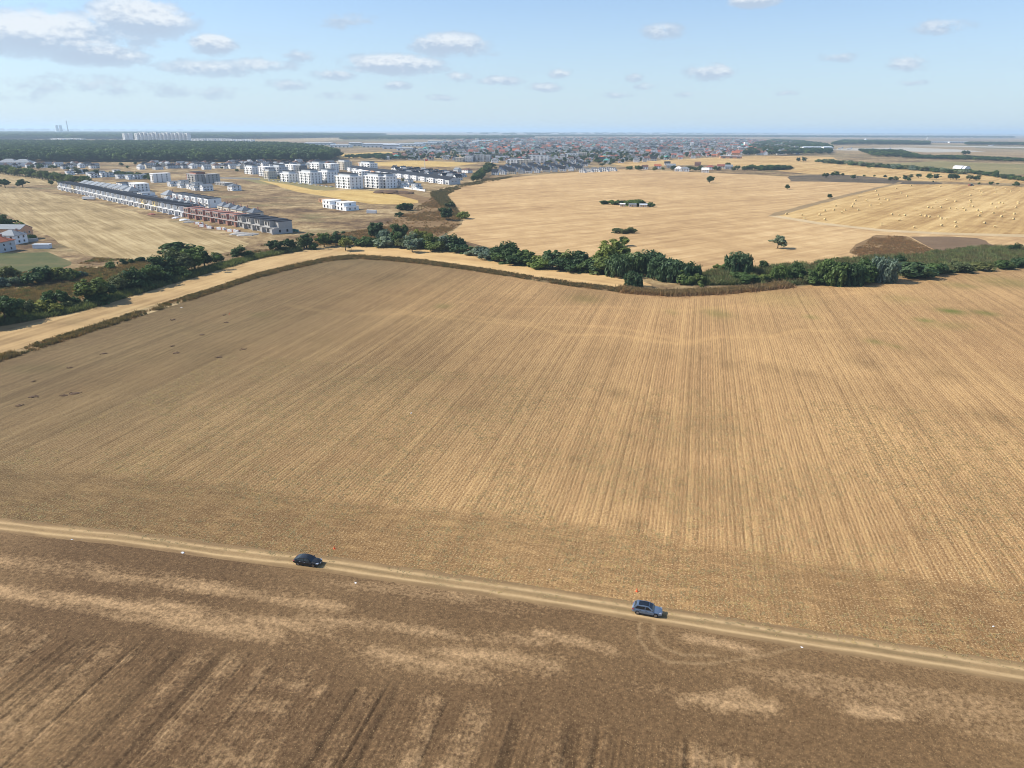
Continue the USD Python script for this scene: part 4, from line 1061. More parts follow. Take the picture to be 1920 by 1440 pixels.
def flat_house(w, d, floors, wall, accent, roof=dark_roof):
    """Modern villa: stacked, shifted boxes under dark roof slabs."""
    def build():
        h = 3.1
        p = [('wall', box(-w / 2, w / 2, -d / 2, d / 2, -.5, h), wall), ('terrace', box(-w / 2 - .2, w / 2 + .2, -d / 2 - .2, d / 2 + .2, h, h + .3), roof)]
        for k in range(1, floors):
            x0, x1 = (-w / 2, w * .28) if k % 2 else (-w * .3, w * .4)
            p.append(('upper_wall', box(x0, x1, -d / 2 + .02 + .8 * (k > 1), d / 2 - .4, h * k + .3 * (k == 1), h * (k + 1) - .1), wall if k < 2 else accent))
            p.append(('roof', box(x0 - .35, x1 + .35, -d / 2 - .3 + .8 * (k > 1), d / 2 - .1, h * (k + 1) - .1, h * (k + 1) + .3), roof))
            for t in (.25, .72): p.append(window(x0 + (x1 - x0) * t, -d / 2 + .02 + .8 * (k > 1), h * k + .9, 1.8, 1.6, 'f'))
            p.append(window(x0, 0, h * k + .9, 1.4, 1.5, 'l')); p.append(window(x1, 0, h * k + .9, 1.4, 1.5, 'r'))
        for t in (-.3, .05): p.append(window(w * t, -d / 2, .5, 2.2, 2.0, 'f'))
        p.append(('door', box(w * .3 - .5, w * .3 + .5, -d / 2 - .06, -d / 2 + .05, 0, 2.1), accent))
        for t in (-.2, .2): p.append(window(w / 2, d * t, .8, 1.3, 1.4, 'r'))
        return p
    return build


def townhouse(w, d, style):
    """One unit of the long front row: wide ground floor, narrower upper floor under a dark roof slab."""
    def build():
        h1, h2 = 3.4, 7.6
        W0 = {'white': white_wall, 'grey': grey_wall, 'yellow': cream_wall, 'brick': brick, 'shell': concrete}[style]
        W1 = {'white': grey_wall, 'grey': grey_wall, 'yellow': yellow_wall, 'brick': brick, 'shell': concrete}[style]
        x0, x1 = -w / 2, w * .14
        raw = style in ('brick', 'shell')
        gl = hollow if raw else glass_dark
        fr = concrete if raw else frame_white
        p = [('ground_floor', box(-w / 2, w / 2, -d / 2, d / 2, -.5, h1), W0)]
        p.append(('slab', box(-w / 2 - .05, w / 2 + .05, -d / 2 - .7, d / 2 + .1, h1, h1 + .35), white_wall if not raw else concrete))
        p.append(('upper_floor', box(x0, x1, -d / 2 + .1, d / 2, h1 + .35, h2), W1))
        if style != 'brick':
            p.append(('recess_wall', box(x1, w / 2, -d / 2 + 3.2, d / 2, h1 + .35, h2 - .3), W1 if style != 'white' else darkgrey_wall))
            p.append(('roof', cat(box(x0 - .25, x1 + .25, -d / 2 - .9, d / 2 + .4, h2, h2 + .45), box(x1 + .25, w / 2, -d / 2 + 2.7, d / 2 + .4, h2 - .28, h2 + .1)), dark_roof))
            p.append(('side_parapet', box(x1 - .18, x1 + .12, -d / 2 - .85, d / 2, h1 + .4, h2 - .02), W0))
        else:
            p.append(('ring_beam', cat(box(x0 - .05, x1 + .05, -d / 2, -d / 2 + .4, h2, h2 + .35), box(x1 - .35, x1 + .05, -d / 2 + .4, d / 2, h2, h2 + .35)), concrete))
            p.append(('inner_wall', box(x1, w / 2, 0, d / 2, h1 + .35, h2 - 1.2), brick))
            for k, q in enumerate((x0 + .2, x0 + (x1 - x0) * .5, x1 - .2)):
                p.append(('column', box(q - .2, q + .2, -d / 2 - .02, -d / 2 + .2, h1 + .36, h2 - .02), concrete))
                p.append(('prop', box(q - .08, q + .08, d * .1 + k, d * .1 + k + .16, h2 + .36, h2 + 1.7), orange_wall))
        for t in (.27, .73): p.append(window(x0 + (x1 - x0) * t, -d / 2 + .1, h1 + 1.2, (x1 - x0) * .26, 2.1, 'f', fr, gl))
        p.append(window(-w * .16, -d / 2, .5, w * .26, 2.3, 'f', fr, gl))
        p.append(window(w * .30, -d / 2, .4, w * .16, 2.5, 'f', fr, gl))
        for t in (-.22, .2): p.append(window(w / 2, d * t, .9, 1.5, 1.6, 'r', fr, gl))
        p.append(window(x1 + .12 * (style != 'brick'), d * .05, h1 + 1.4, 1.2, 1.9, 'r', fr, gl))
        p.append(('pier', cat(box(w * .44, w / 2 - .03, -d / 2 - 2.2, -d / 2, -.4, h1 - .1), box(-w * .5 + .03, -w * .44, -d / 2 - .68, -d / 2, -.4, h1 - .02)), W0))
        return p
    return build


def white_unit(w, d):
    def build():
        h = 8.6
        p = [('wall', box(-w / 2, w / 2 - .8, -d / 2, d / 2, -.5, h), white_wall), ('side_wall', box(w / 2 - .8, w / 2, -d / 2 + 1.6, d / 2, -.5, h - .6), white_wall), ('roof', box(-w / 2 - .1, w / 2 - .6, -d / 2 - .3, d / 2, h, h + .4), dark_roof)]
        for t in (-.25, .12): p += [window(w * t, -d / 2, 4.6, w * .16, 2.4, 'f'), ]
        p += [window(-w * .2, -d / 2, .3, w * .22, 2.4, 'f'), window(w / 2, d * .0, 4.6, 1.3, 2.2, 'r')]
        p.append(('balcony', box(-w * .4, w * .3, -d / 2 - 1.5, -d / 2, 3.2, 3.5), concrete))
        p.append(('railing', box(-w * .4, w * .3, -d / 2 - 1.5, -d / 2 - 1.42, 3.5, 4.4), darkgrey_wall))
        return p
    return build


def apartment(w, d, floors, wall=white_wall, pent=True, accent=darkgrey_wall, bays=4, raw=False):
    def build():
        fh = 3.0
        H = fh * floors
        gl, fr = (hollow, concrete) if raw else (glass_dark, frame_white)
        p = [('wall', box(-w / 2, w / 2, -d / 2, d / 2, -.5, H), wall), ('parapet', box(-w / 2 - .15, w / 2 + .15, -d / 2 - .15, d / 2 + .15, H, H + .5), wall)]
        if pent: p += [('penthouse', box(-w * .38, w * .34, -d * .3, d * .36, H + .5, H + 3.1), grey_wall if not raw else brick), ('roof', box(-w * .41, w * .37, -d * .34, d * .4, H + 3.1, H + 3.4), dark_roof)]
        for f_ in range(floors):
            for b in range(bays):
                x = -w / 2 + w * (b + .5) / bays
                if b % 2 == 1:
                    p.append(window(x, -d / 2, f_ * fh + .4, w / bays * .6, 2.2, 'f', fr, gl))
                    if f_: p.append(('balcony', cat(box(x - w / bays * .42, x + w / bays * .42, -d / 2 - 1.3, -d / 2, f_ * fh - .1, f_ * fh + .12), box(x - w / bays * .42, x + w / bays * .42, -d / 2 - 1.3, -d / 2 - 1.2, f_ * fh + .12, f_ * fh + 1.05)), wall))
                else:
                    p.append(window(x, -d / 2, f_ * fh + .9, w / bays * .3, 1.5, 'f', fr, gl))
            for t in (-.28, 0, .28):
                p.append(window(w / 2, d * t, f_ * fh + .8, 1.4, 1.6, 'r', fr, gl))
                p.append(window(-w / 2, d * t, f_ * fh + .8, 1.4, 1.6, 'l', fr, gl))
        p.append(('band', box(-w / 2 - .03, -w / 2 + w * .07, -d / 2 - .04, -d / 2 + .3, 0, H - .02), accent))
        return p
    return build


def warehouse(w, d, h, wall, roof=sheet_roof):
    def build():
        p = [('wall', box(-w / 2, w / 2, -d / 2, d / 2, -.5, h), wall), ('roof', gable(w - .4, d - .4, h + .3, h * .12, roof, roof, .3)[1][1], roof)]
        n = max(3, int(w / 18))
        for k in range(n): p.append(('gate', box(-w / 2 + w * (k + .3) / n, -w / 2 + w * (k + .7) / n, -d / 2 - .15, -d / 2 + .1, 0, min(5.0, h * .6)), grey_roof))
        p.append(('window_band', box(-w * .48, w * .48, -d / 2 - .1, -d / 2 + .1, h * .72, h * .82), glass_dark))
        return p
    return build


GRID = -PI / 4


def put(px, yb, key, build, name, label, cat_, rot=GRID, group=None, scale=None):
    place(kind_of(key, build), name, at(px, yb), rot, scale, label=label, cat=cat_, group=group)


# --- the long front row of townhouses
FX = [110, 119, 128, 136, 143, 150, 157, 164, 172, 180, 189, 198, 207, 216, 226, 236, 246, 256, 266, 277, 288, 299, 310, 321, 333, 346, 359, 373, 387, 401, 416, 432, 447, 463, 479, 497, 516]
base_y = lambda x: np.interp(x, [100, 161, 205, 299, 357, 427, 460, 497, 516], [353.5, 366, 376.5, 397, 409.5, 421.5, 428, 435.5, 439.5])
for i in range(len(FX) - 1):
    a, b = at(FX[i], base_y(FX[i])), at(FX[i + 1], base_y(FX[i + 1]))
    d = b - a; L = np.linalg.norm(d[:2]); rot = math.atan2(d[1], d[0])
    n_ = np.array([-d[1], d[0], 0]) / L
    x = FX[i]
    st = 'white' if x < 335 else 'grey'
    if x in (266, 288, 136): st = 'yellow'
    if 345 <= x < 440: st = 'brick'
    if x >= 440: st = 'shell'
    word = {'white': 'white and grey', 'grey': 'grey', 'yellow': 'yellow-fronted', 'brick': 'unfinished red brick', 'shell': 'pale concrete'}[st]
    W0 = 13.0
    place(kind_of(('town', st), townhouse(W0, 14.0, st)), 'townhouse', a + d / 2 + n_ * 7.0, rot, (L / W0, 1.0, 1.18 if st != 'brick' else 1.06 + .03 * (i % 2)), label=f'{word} townhouse, {nth(i)} from the far left in the long front row', cat='townhouse', group='long front row of townhouses')
# --- white gabled row behind
for i in range(8):
    f_ = i / 7
    put(165 + f_ * 75, 353 + f_ * 11.5, 'row_gable', lambda: gable(11, 15, 6.2, 3.0, white_wall, slate_roof)[:2] + [window(t * 11, -7.5, z0, 1.8, 1.7, 'f') for t in (-.25, .2) for z0 in (.8, 3.8)] + [('door', box(-.6, .4, -7.58, -7.45, 0, 2.1), timber)], 'row_house',
        f'white house with grey sheet roof, {nth(i)} from the left in the short terrace', 'house', GRID, 'short white terrace behind the front row', (1.25, 1, 1.05))
# --- six white tall units and the hip-roofed ones
for i in range(6):
    f_ = i / 5
    put(340 + f_ * 59 + i * .3, 377.5 + f_ * 11.0, 'white_unit', white_unit(9, 13), 'terrace_house', f'narrow white house with flat dark roof, {nth(i)} from left of six', 'house', GRID, 'six narrow white houses', (1.05, 1, 1))
for i, (x, y) in enumerate([(422, 393.5), (434, 396), (448, 400), (460, 402.5), (479, 406.5)]):
    put(x, y, 'hip_small', house('hip', 11, 10, 4.0, 3.4, cream_wall, grey_roof), 'bungalow', f'cream bungalow with grey pyramid roof, {nth(i)} from the left of five', 'house', GRID, 'five cream bungalows with grey pyramid roofs')
for i, (x, y) in enumerate([(318, 384), (329, 387), (343, 390), (355, 393), (370, 397.5)]):
    put(x, y, 'hip_grey', house('hip', 12, 11, 4.6, 4.0, grey_wall, slate_roof), 'bungalow', f'house with pale hip roof, {nth(i)} from the left close behind the front row', 'house', GRID, 'hip-roofed houses just behind the front row')
put(319, 372, 'hip_big', house('hip', 17, 13, 4.2, 4.6, cream_wall, slate_roof), 'bungalow', 'broad bungalow with pale grey hip roof left of the six narrow white houses', 'house')
put(250, 367, 'hip_mid', house('hip', 15, 13, 5.5, 5.0, grey_wall, slate_roof), 'bungalow', 'grey hip-roofed house at the end of the short white terrace', 'house')
put(277, 372, 'flatA', flat_house(20, 14, 2, white_wall, grey_wall, slate_roof), 'villa', 'low white villa with a blank grey gable behind the middle of the front row', 'house')
put(262, 358, 'aptS', apartment(24, 16, 3, white_wall, False, bays=4), 'apartment_block', 'white three-storey block beside the short white terrace', 'apartment block')
put(236, 352, 'flatB', flat_house(26, 13, 2, white_wall, cream_wall), 'villa', 'long low white building with a row of windows behind the short terrace', 'house')
# --- scattered new buildings
put(302, 341.5, 'aptM', apartment(13, 24, 4, white_wall, False, bays=2), 'apartment_block', 'tall narrow white block with a blank grey side standing by the green belt', 'apartment block')
put(372, 343, 'aptRaw', apartment(30, 20, 4, concrete, True, brick, 5, True), 'apartment_block', 'unfinished concrete and brick block with open floors', 'apartment block')
put(396, 343, 'aptRaw2', apartment(16, 20, 4, concrete, False, brick, 3, True), 'apartment_block', 'bare brown brick block at the right of the unfinished concrete one', 'apartment block')
for i, (x, y, k) in enumerate([(326, 349, 0), (345, 352, 1), (362, 354, 0), (371, 356.5, 1)]):
    put(x, y, ('villa', k), flat_house(13, 12, 3 if k else 2, white_wall, grey_wall, grey_roof), 'villa', f'white cubic villa, {nth(i)} from the left in the group before the unfinished block', 'house', GRID, 'white cubic villas before the unfinished block')
put(388, 357.5, 'gab1', house('gable', 13, 9, 5.2, 2.8, white_wall, slate_roof), 'villa', 'white house with grey gable roof at the end of the cubic villas', 'house', GRID + PI / 2)
put(440, 357, 'hip3', house('hip', 13, 12, 5.6, 2.6, white_wall, grey_roof), 'villa', 'lone white two-storey house with low grey hip roof', 'house')
put(420, 347, 'shell1', lambda: [('wall', box(-15, 15, -6, 6, -.5, 3.3), concrete), ('slab', box(-15.2, 15.2, -6.2, 6.2, 3.3, 3.6), concrete)] + [window(-12 + k * 5, -6, .5, 2.6, 2.3, 'f', concrete, hollow) for k in range(6)] + [('column', box(-14.5 + k * 5.8, -14.2 + k * 5.8, -5.5, -5.2, 3.6, 5.2), concrete) for k in range(6)], 'shell_building', 'unfinished single-storey concrete shell beside the lone white house', 'building site')
obj('boundary_wall', (lambda m: (m.apply_transform(trimesh.transformations.rotation_matrix(-.30, [0, 0, 1])), m.apply_translation(at(450, 336)), m)[2])(box(-36, 36, -.2, .2, -.3, 2.4)), concrete, label='long pale boundary wall on the open ground above the lone white house', cat='wall')
# --- pair of white shells in the scrub
put(625, 389.5, 'pairA', flat_house(17, 13, 2, white_wall, grey_wall, white_wall), 'villa', 'left one of two white flat-roofed houses standing alone in the scrub', 'house', GRID, None, (1, 1, 1.15))
put(652, 393.5, 'pairB', flat_house(17, 14, 2, white_wall, white_wall, white_wall), 'villa', 'right one of two white flat-roofed houses standing alone in the scrub', 'house', GRID, None, (1, 1, 1.15))
put(614, 379, 'shellO', lambda: [('wall', box(-9, 9, -5, 5, -.5, 2.9), orange_wall), ('deck', box(-9.3, 9.3, -5.3, 5.3, 2.9, 3.2), timber)] + [window(-6 + 6 * k, -5, .4, 2.2, 2.1, 'f', timber, hollow) for k in range(3)], 'shell_building', 'low orange brick shell behind the two white houses in the scrub', 'building site')
put(697, 400, 'cont', lambda: [('body', box(-4.5, 4.5, -1.3, 1.3, .15, 2.8), steel_paint), ('roof', box(-4.55, 4.55, -1.35, 1.35, 2.8, 2.95), paper), ('door', box(-4.55, -4.45, -1.2, 1.2, .3, 2.6), grey_wall), ('skid', cat(box(-4.4, 4.4, -1.2, -1.0, -.1, .15), box(-4.4, 4.4, 1.0, 1.2, -.1, .15)), rubber)], 'site_cabin', 'pale site cabin alone in the scrub right of the white houses', 'cabin', -.2)
put(-6, 0 + 471, 'redh', house('hip', 16, 13, 6.2, 3.4, grey_wall, orange_roof), 'villa', 'unplastered grey house with orange tiled roof at the left edge', 'house', -.1)
put(25, 456, 'whh', house('hip', 13, 11, 5.6, 3.0, white_wall, slate_roof), 'villa', 'white house with grey hip roof behind the fence wall at the left edge', 'house', -.1)
put(28, 447, 'brh', house('gable', 20, 11, 7.0, 2.4, orange_wall, slate_roof), 'villa', 'taller house with long grey roof behind the white hip-roofed house', 'house', -.1)
put(2, 441, 'brh2', house('gable', 12, 10, 4.5, 1.6, grey_wall, grey_roof), 'villa', 'low grey-roofed outbuilding cut by the left edge', 'house', -.1)
wl = at(22, 457), at(72, 452)
d = wl[1] - wl[0]
thing('fence_wall', [('wall', box(0, float(np.linalg.norm(d)), -.15, .15, -.3, 2.0), concrete), ('coping', box(0, float(np.linalg.norm(d)), -.22, .22, 2.0, 2.15), grey_wall)], wl[0], math.atan2(d[1], d[0]), label='grey fence wall right of the white hip-roofed house', cat='wall')
thing('shed', [('wall', box(-5, 5, -1.8, 1.8, -.2, 2.5), steel_paint), ('roof', prism([(-5.2, 2.5), (5.2, 2.5), (5.2, 2.75), (-5.2, 2.75)], -2.0, 2.0), sheet_roof), ('door', box(-5.06, -4.95, -.8, .8, 0, 2.1), white_wall)], at(80, 465.5), .06, label='long pale metal shed at the edge of the green meadow', cat='shed')
# --- apartment estate
for i, (x, y, w, d_, fl, lb) in enumerate([(543, 340, 26, 16, 3, 'short white'), (582, 343, 34, 18, 4, 'long white'), (616, 341.5, 24, 18, 4, 'white'), (655, 352.5, 36, 20, 4, 'big white'), (707, 351.5, 34, 20, 4, 'big white')]):
    put(x, y, ('apt', w, fl), apartment(w, d_, fl, white_wall, True, darkgrey_wall, 6 if w > 30 else 4), 'apartment_block', f'{lb} apartment block, {nth(i)} from the left in the front line of the estate', 'apartment block', GRID, 'front line of apartment blocks', (1, 1, 1.22))
for i, (x, y, w, d_, fl, wl_, lb) in enumerate([(474, 326, 30, 16, 3, white_wall, 'white'), (500, 330, 24, 16, 4, white_wall, 'white'), (507, 335, 16, 14, 3, cream_wall, 'cream'), (525, 330, 26, 16, 4, grey_wall, 'grey'), (550, 325, 32, 16, 4, white_wall, 'white'), (566, 327, 16, 14, 4, darkgrey_wall, 'dark'), (598, 322, 34, 18, 4, white_wall, 'white'), (622, 323, 24, 18, 4, white_wall, 'white'), (646, 318, 28, 18, 4, cream_wall, 'cream'), (690, 317, 40, 18, 3, white_wall, 'white'), (677, 334, 28, 16, 3, white_wall, 'white'), (725, 352, 22, 18, 4, white_wall, 'white')]):
    put(x, y, ('aptb', w, fl, lb), apartment(w, d_, fl, wl_, i % 3 != 1, orange_wall if i == 9 else darkgrey_wall, 4), 'apartment_block', f'{lb} apartment block, {nth(i)} from the left among the rear blocks of the estate', 'apartment block', GRID, 'rear apartment blocks', (1, 1, 1.2))
# --- long dark-roofed terrace
TX = [652, 664, 675, 686, 697, 708, 720, 733, 746, 760, 774, 789, 805, 822, 842]
ty = lambda x: np.interp(x, [652, 700, 758, 800, 842], [321, 328, 335, 341, 346.5])
for i in range(len(TX) - 1):
    a, b = at(TX[i], ty(TX[i])), at(TX[i + 1], ty(TX[i + 1]))
    d = b - a; L = np.linalg.norm(d[:2]); n_ = np.array([-d[1], d[0], 0]) / L
    wall = orange_wall if i in (3, 4) else white_wall

    def build(wall=wall):
        p = gable(16, 18, 6.0, 4.2, grey_wall, dark_roof, .02)
        p += [('bay', box(-6.5, 1.5, -11.5, -9, -.5, 6.6), wall)] + [window(t, -11.5, z0, 2.0, 1.5, 'f') for t in (-4.6, -.6) for z0 in (.8, 4.0)] + [window(5, -9, .6, 2.4, 2.2, 'f'), window(8, 2, 3.6, 1.6, 1.5, 'r'), window(8, -3, 3.6, 1.6, 1.5, 'r')]
        return p
    place(kind_of(('terr', i in (3, 4)), build), 'terrace_house', a + d / 2 + n_ * 9, math.atan2(d[1], d[0]), (L / 16, 1, 1), label=f'{"orange" if i in (3, 4) else "white"}-bayed house, {nth(i)} from the left in the long dark-roofed terrace', cat='house', group='long dark-roofed terrace')
for i, (x, y) in enumerate([(757, 352), (782, 355.5), (768, 347), (745, 347)]):
    put(x, y, ('cub', i % 2), flat_house(11, 10, 2, white_wall, grey_wall, grey_roof), 'villa', f'white house with flat grey roof, {["left front", "right front", "right rear", "left rear"][i]} one of four beside the canal corner', 'house', GRID, None, (1, 1, 1.2))
w0, w1 = at(742, 351), at(797, 359)
d = w1 - w0
thing('garden_wall', [('wall', box(0, float(np.linalg.norm(d)), -.15, .15, -.3, 2.0), white_wall)] + [('post', box(q - .4, q + .4, -.4, .4, -.3, 3.0), white_wall) for q in np.linspace(.4, float(np.linalg.norm(d)) - .4, 6)], w0, math.atan2(d[1], d[0]), label='white garden wall with posts in front of the small white houses', cat='wall')
# --- small dark-roofed houses beyond the terrace
r = np.random.default_rng(88)
n = 0
for row in range(4):
    for k in range(9):
        x = 742 + k * 13 + row * 4 + r.uniform(-2, 2)
        y = 319 + k * 1.35 + row * 3.1 - row * k * .05
        if x > 862: continue
        put(x, y, ('dk', n % 3), house('gable', 11 + n % 3, 9, 4.6, 4.2, white_wall, [dark_roof, grey_roof, dark_roof][n % 3]), 'estate_house', 'steep dark-roofed house, {n} from left behind the long terrace', 'house', GRID + (PI / 2) * (n % 2), 'steep dark-roofed houses behind the terrace')
        n += 1
for i, (x, y, b_, lb) in enumerate([(866, 332, flat_house(13, 11, 2, white_wall, brown_roof, brown_roof), 'white house with brown roof at the corner of the canal trees'), (858, 323, house('gable', 12, 10, 5, 3, grey_wall, slate_roof), 'grey house beyond the canal corner'), (876, 324, house('hip', 16, 12, 5, 3, white_wall, brown_roof), 'white house with brown roof left of the canal trees')]):
    put(x, y, ('odd', i), b_, 'villa', lb, 'house')
# --- villas at upper left and middle
n = 0
for (xa, xb, ya, yb, cnt, grp, lb) in [(-5, 190, 311, 317, 22, 'villas below the forest at left', 'pale villa, {n} from left below the forest'), (130, 288, 322, 336, 16, 'white villas among the belt trees', 'white villa, {n} from left among the belt trees'), (266, 480, 309, 318, 44, 'dark-roofed houses below the forest', 'dark-roofed white house, {n} from left below the forest'), (430, 640, 306, 314, 34, 'pale houses along the forest foot', 'pale house, {n} from left along the forest foot')]:
    for k in range(cnt):
        f_ = (k + r.uniform(-.3, .3)) / cnt
        x = xa + (xb - xa) * f_
        y = r.uniform(ya, yb)
        q = n % 5
        key = ('vil', grp == 'white villas among the belt trees', q)
        if grp == 'white villas among the belt trees': b_ = flat_house(12 + q, 11, 2, white_wall, grey_wall, [grey_roof, slate_roof, dark_roof][q % 3])
        else: b_ = house('gable' if q % 2 else 'hip', 12 + q, 10, 5.6, 3.4, [white_wall, cream_wall, white_wall, white_wall, grey_wall][q], [dark_roof, grey_roof, brown_roof, slate_roof, dark_roof][q])
        put(x, y, key, b_, 'villa', lb, 'house', GRID + (PI / 2) * (n % 2), grp)
        n += 1
for i, (x, y) in enumerate([(20, 311.5), (46, 312)]):
    put(x, y, 'mansion', house('hip', 34, 22, 8.0, 6.0, white_wall, slate_roof), 'mansion', f'large mansion with wide grey hip roof, {["left", "right"][i]} one of two below the forest', 'house', .1)
# --- hamlet in the far fields
HAM = [(1209, 317.5, 'gable', white_wall, brown_roof, 12), (1233, 316, 'gable', white_wall, orange_roof, 14), (1251, 310, 'gable', white_wall, dark_roof, 13), (1258, 315, 'gable', concrete, slate_roof, 18), (1272, 321, 'hip', white_wall, white_wall, 14), (1284, 321.5, 'hip', white_wall, slate_roof, 16), (1308, 311, 'gable', brick, brown_roof, 13), (1322, 323.5, 'gable', white_wall, white_wall, 13), (1331, 318, 'hip', white_wall, red_roof, 16), (1352, 316, 'gable', cream_wall, red_roof, 16), (1366, 317, 'gable', grey_wall, slate_roof, 15)]
for i, (x, y, k, wl_, rf_, w) in enumerate(HAM):
    put(x, y, ('ham', i), house(k, w, 10, 5.0, 3.4, wl_, rf_), 'farmhouse', f'{ {id(white_wall): "white", id(concrete): "grey", id(brick): "brick", id(cream_wall): "cream", id(grey_wall): "grey"}[id(wl_)] } house, {nth(i)} from the left in the hamlet between the golden fields', 'house', -.25)
for i, x in enumerate([1194, 1200, 1228, 1243, 1262, 1291, 1299, 1304, 1313, 1340, 1346, 1376, 1382]):
    tree(x, 319 + (i % 3), 311 + (i % 4), ['mid', 'dark', 'olive'][i % 3], R_, 'green garden tree, {n} from the left between the hamlet houses', 'garden_tree', 'tree', 'garden trees in the hamlet', 1.3)
for i, (x, w, rf_) in enumerate([(1167, 5.2, paper), (1186, 7.5, slate_roof), (1206, 7.5, sheet_roof)]):
    put(x, 387 + i * .6, ('fs', i), lambda w=w, rf_=rf_: gable(w, 4, 2.3, .8, cream_wall, rf_, .2) + [('door', box(-.5, .5, -2.06, -1.95, 0, 1.9), timber), window(w * .3, -2, .9, .9, .8, 'f'), window(-w * .3, -2, .9, .9, .8, 'f')], 'field_shed', f'{["small white", "grey-roofed", "long low"][i]} shed, {nth(i)} from the left among the bushes in the golden field', 'shed', -.1)
# --- white cubic estate and dark-roofed rows right of the canal
for i in range(9):
    put(1093 + i * 7.2, 323.5 - i * .35 - (i % 2) * 1.6, ('wc', i % 3), flat_house(11, 10, 2, white_wall, grey_wall, grey_roof), 'villa', f'white cubic house, {nth(i)} from the left in the golden field cluster', 'house', -.5, 'white cubic houses at the top of the golden field')
n = 0
for row in range(4):
    for k in range(11):
        x = 930 + k * 15.5 + row * 6 + r.uniform(-2, 2)
        y = 328 - k * .84 - row * 3.9
        put(x, y, ('dr', n % 4), house('gable', 11 + n % 3, 9, 5.2, 4.2, [white_wall, white_wall, cream_wall, grey_wall][n % 4], [dark_roof, grey_roof, dark_roof, slate_roof][n % 4]), 'estate_house', f'steep-roofed pale house, {{n}} from left in row {["one", "two", "three", "four"][row]} beyond the golden field', 'house', -.25 + (PI / 2) * (n % 2), 'steep dark-roofed rows right of the canal')
        n += 1
for i, (x, y, w) in enumerate([(967, 307, 34), (985, 311, 30), (1010, 305, 46), (1043, 304, 60), (1072, 297, 36), (1090, 296, 30), (1146, 290, 28), (1178, 289, 22), (1226, 292, 22), (862, 303, 20), (880, 303, 20), (905, 303, 40), (940, 301, 40)]):
    put(x, y, ('mid', i), apartment(w, 18, 3 + i % 3, [white_wall, cream_wall, white_wall, grey_wall][i % 4], i % 2 == 0, darkgrey_wall, 5), 'apartment_block', f'pale mid-rise block, {{n}} from left along the town edge', 'apartment block', -.2, 'mid-rise blocks at the near edge of the town')
# --- industrial estate
IND = [(520, 273, 160, 70, 10, steel_paint), (560, 277, 120, 50, 9, white_wall), (600, 272, 140, 60, 10, steel_paint), (640, 276, 90, 40, 10, white_wall), (668, 274, 60, 40, 14, grey_wall), (715, 276, 150, 80, 14, steel_paint), (736, 279, 70, 40, 16, steel_paint), (770, 274, 130, 60, 11, white_wall), (800, 271, 120, 60, 10, steel_paint), (860, 272, 90, 40, 9, blue_sheet), (840, 268, 240, 50, 10, white_wall), (915, 269, 120, 50, 14, yellow_wall), (500, 278, 90, 40, 8, steel_paint), (760, 282, 60, 30, 9, white_wall), (800, 287, 70, 30, 9, steel_paint), (890, 275, 80, 40, 9, red_roof), (1370, 297, 60, 14, 6, orange_wall)]
for i, (x, y, w, d_, h, wl_) in enumerate(IND):
    put(x, y, ('ind', i), warehouse(w, d_, h, wl_), 'warehouse', ('long orange shed at the right end of the town' if i == 16 else f'{ {id(steel_paint): "pale grey", id(white_wall): "white", id(grey_wall): "grey", id(blue_sheet): "blue", id(yellow_wall): "yellow", id(red_roof): "red"}[id(wl_)] } shed, {{n}} such from left in the industrial estate'), 'warehouse', -.12, 'warehouses of the industrial estate' if i != 16 else None)
# --- tall white slabs beyond the forest
for i in range(14):
    x = 260 + i * 7.2
    place(kind_of('slab_tower', apartment(26, 20, 15, white_wall, False, cream_wall, 4)), 'tower_block', at(x, 268.0 + i * .05), -.6, (1, 1, 1.1 + .05 * (i % 3)), label=f'tall white tower block, {nth(i)} from the left in the row beyond the forest', cat='tower block', group='row of white tower blocks')
for i in range(2):
    place(kind_of('slab_tower', None), 'tower_block', at(237 + i * 8, 267), -.6, (1, 1, 1.05), label=f'white tower block set apart left of the row beyond the forest, {nth(i)} of two', cat='tower block', group='two tower blocks set apart')
for i in range(30):
    x = 105 + i * 4.2 if i < 12 else 366 + (i - 12) * 6.0
    place(kind_of('low_slab', apartment(60, 18, 6, white_wall, False, cream_wall, 4)), 'apartment_block', at(x, 266.3 + (i % 3) * .3 + (1.2 if i > 22 else 0)), -.3, None, label='low white block, {n} from left around the towers', cat='apartment block', group='far white blocks around the towers')

# --- the town: the nearest houses one by one, the rest as a mass
town_px = [(700, 300), (860, 301), (930, 306), (1010, 305), (1090, 309), (1150, 309), (1240, 301), (1330, 295), (1420, 291), (1500, 290), (1490, 268), (1380, 262), (1240, 261), (1100, 260), (950, 262), (860, 266), (800, 280)]
TP = Polygon(pxpoly(town_px)).buffer(0)
kinds = [('t', 0), ('t', 1), ('t', 2), ('t', 3), ('t', 4), ('t', 5), ('t', 6), ('t', 7)]
tb = [house('gable', 12, 10, 5, 3.6, white_wall, red_roof), house('hip', 13, 11, 5.4, 3.4, cream_wall, red_roof), house('gable', 13, 10, 5, 3.4, white_wall, brown_roof), house('hip', 12, 11, 6, 3.2, white_wall, slate_roof), flat_house(14, 12, 3, white_wall, cream_wall, grey_roof), house('gable', 15, 10, 4.6, 3.4, orange_wall, orange_roof), house('gable', 12, 9, 5, 4.0, grey_wall, dark_roof), house('hip', 14, 12, 6, 3.4, white_wall, green_sheet)]
words = ['white house with red gable roof', 'cream house with red hip roof', 'white house with brown roof', 'white house with grey hip roof', 'flat-roofed white house', 'orange house with orange roof', 'grey house with dark steep roof', 'white house with green sheet roof']
pw = np.array([.12, .07, .16, .20, .24, .04, .15, .015])


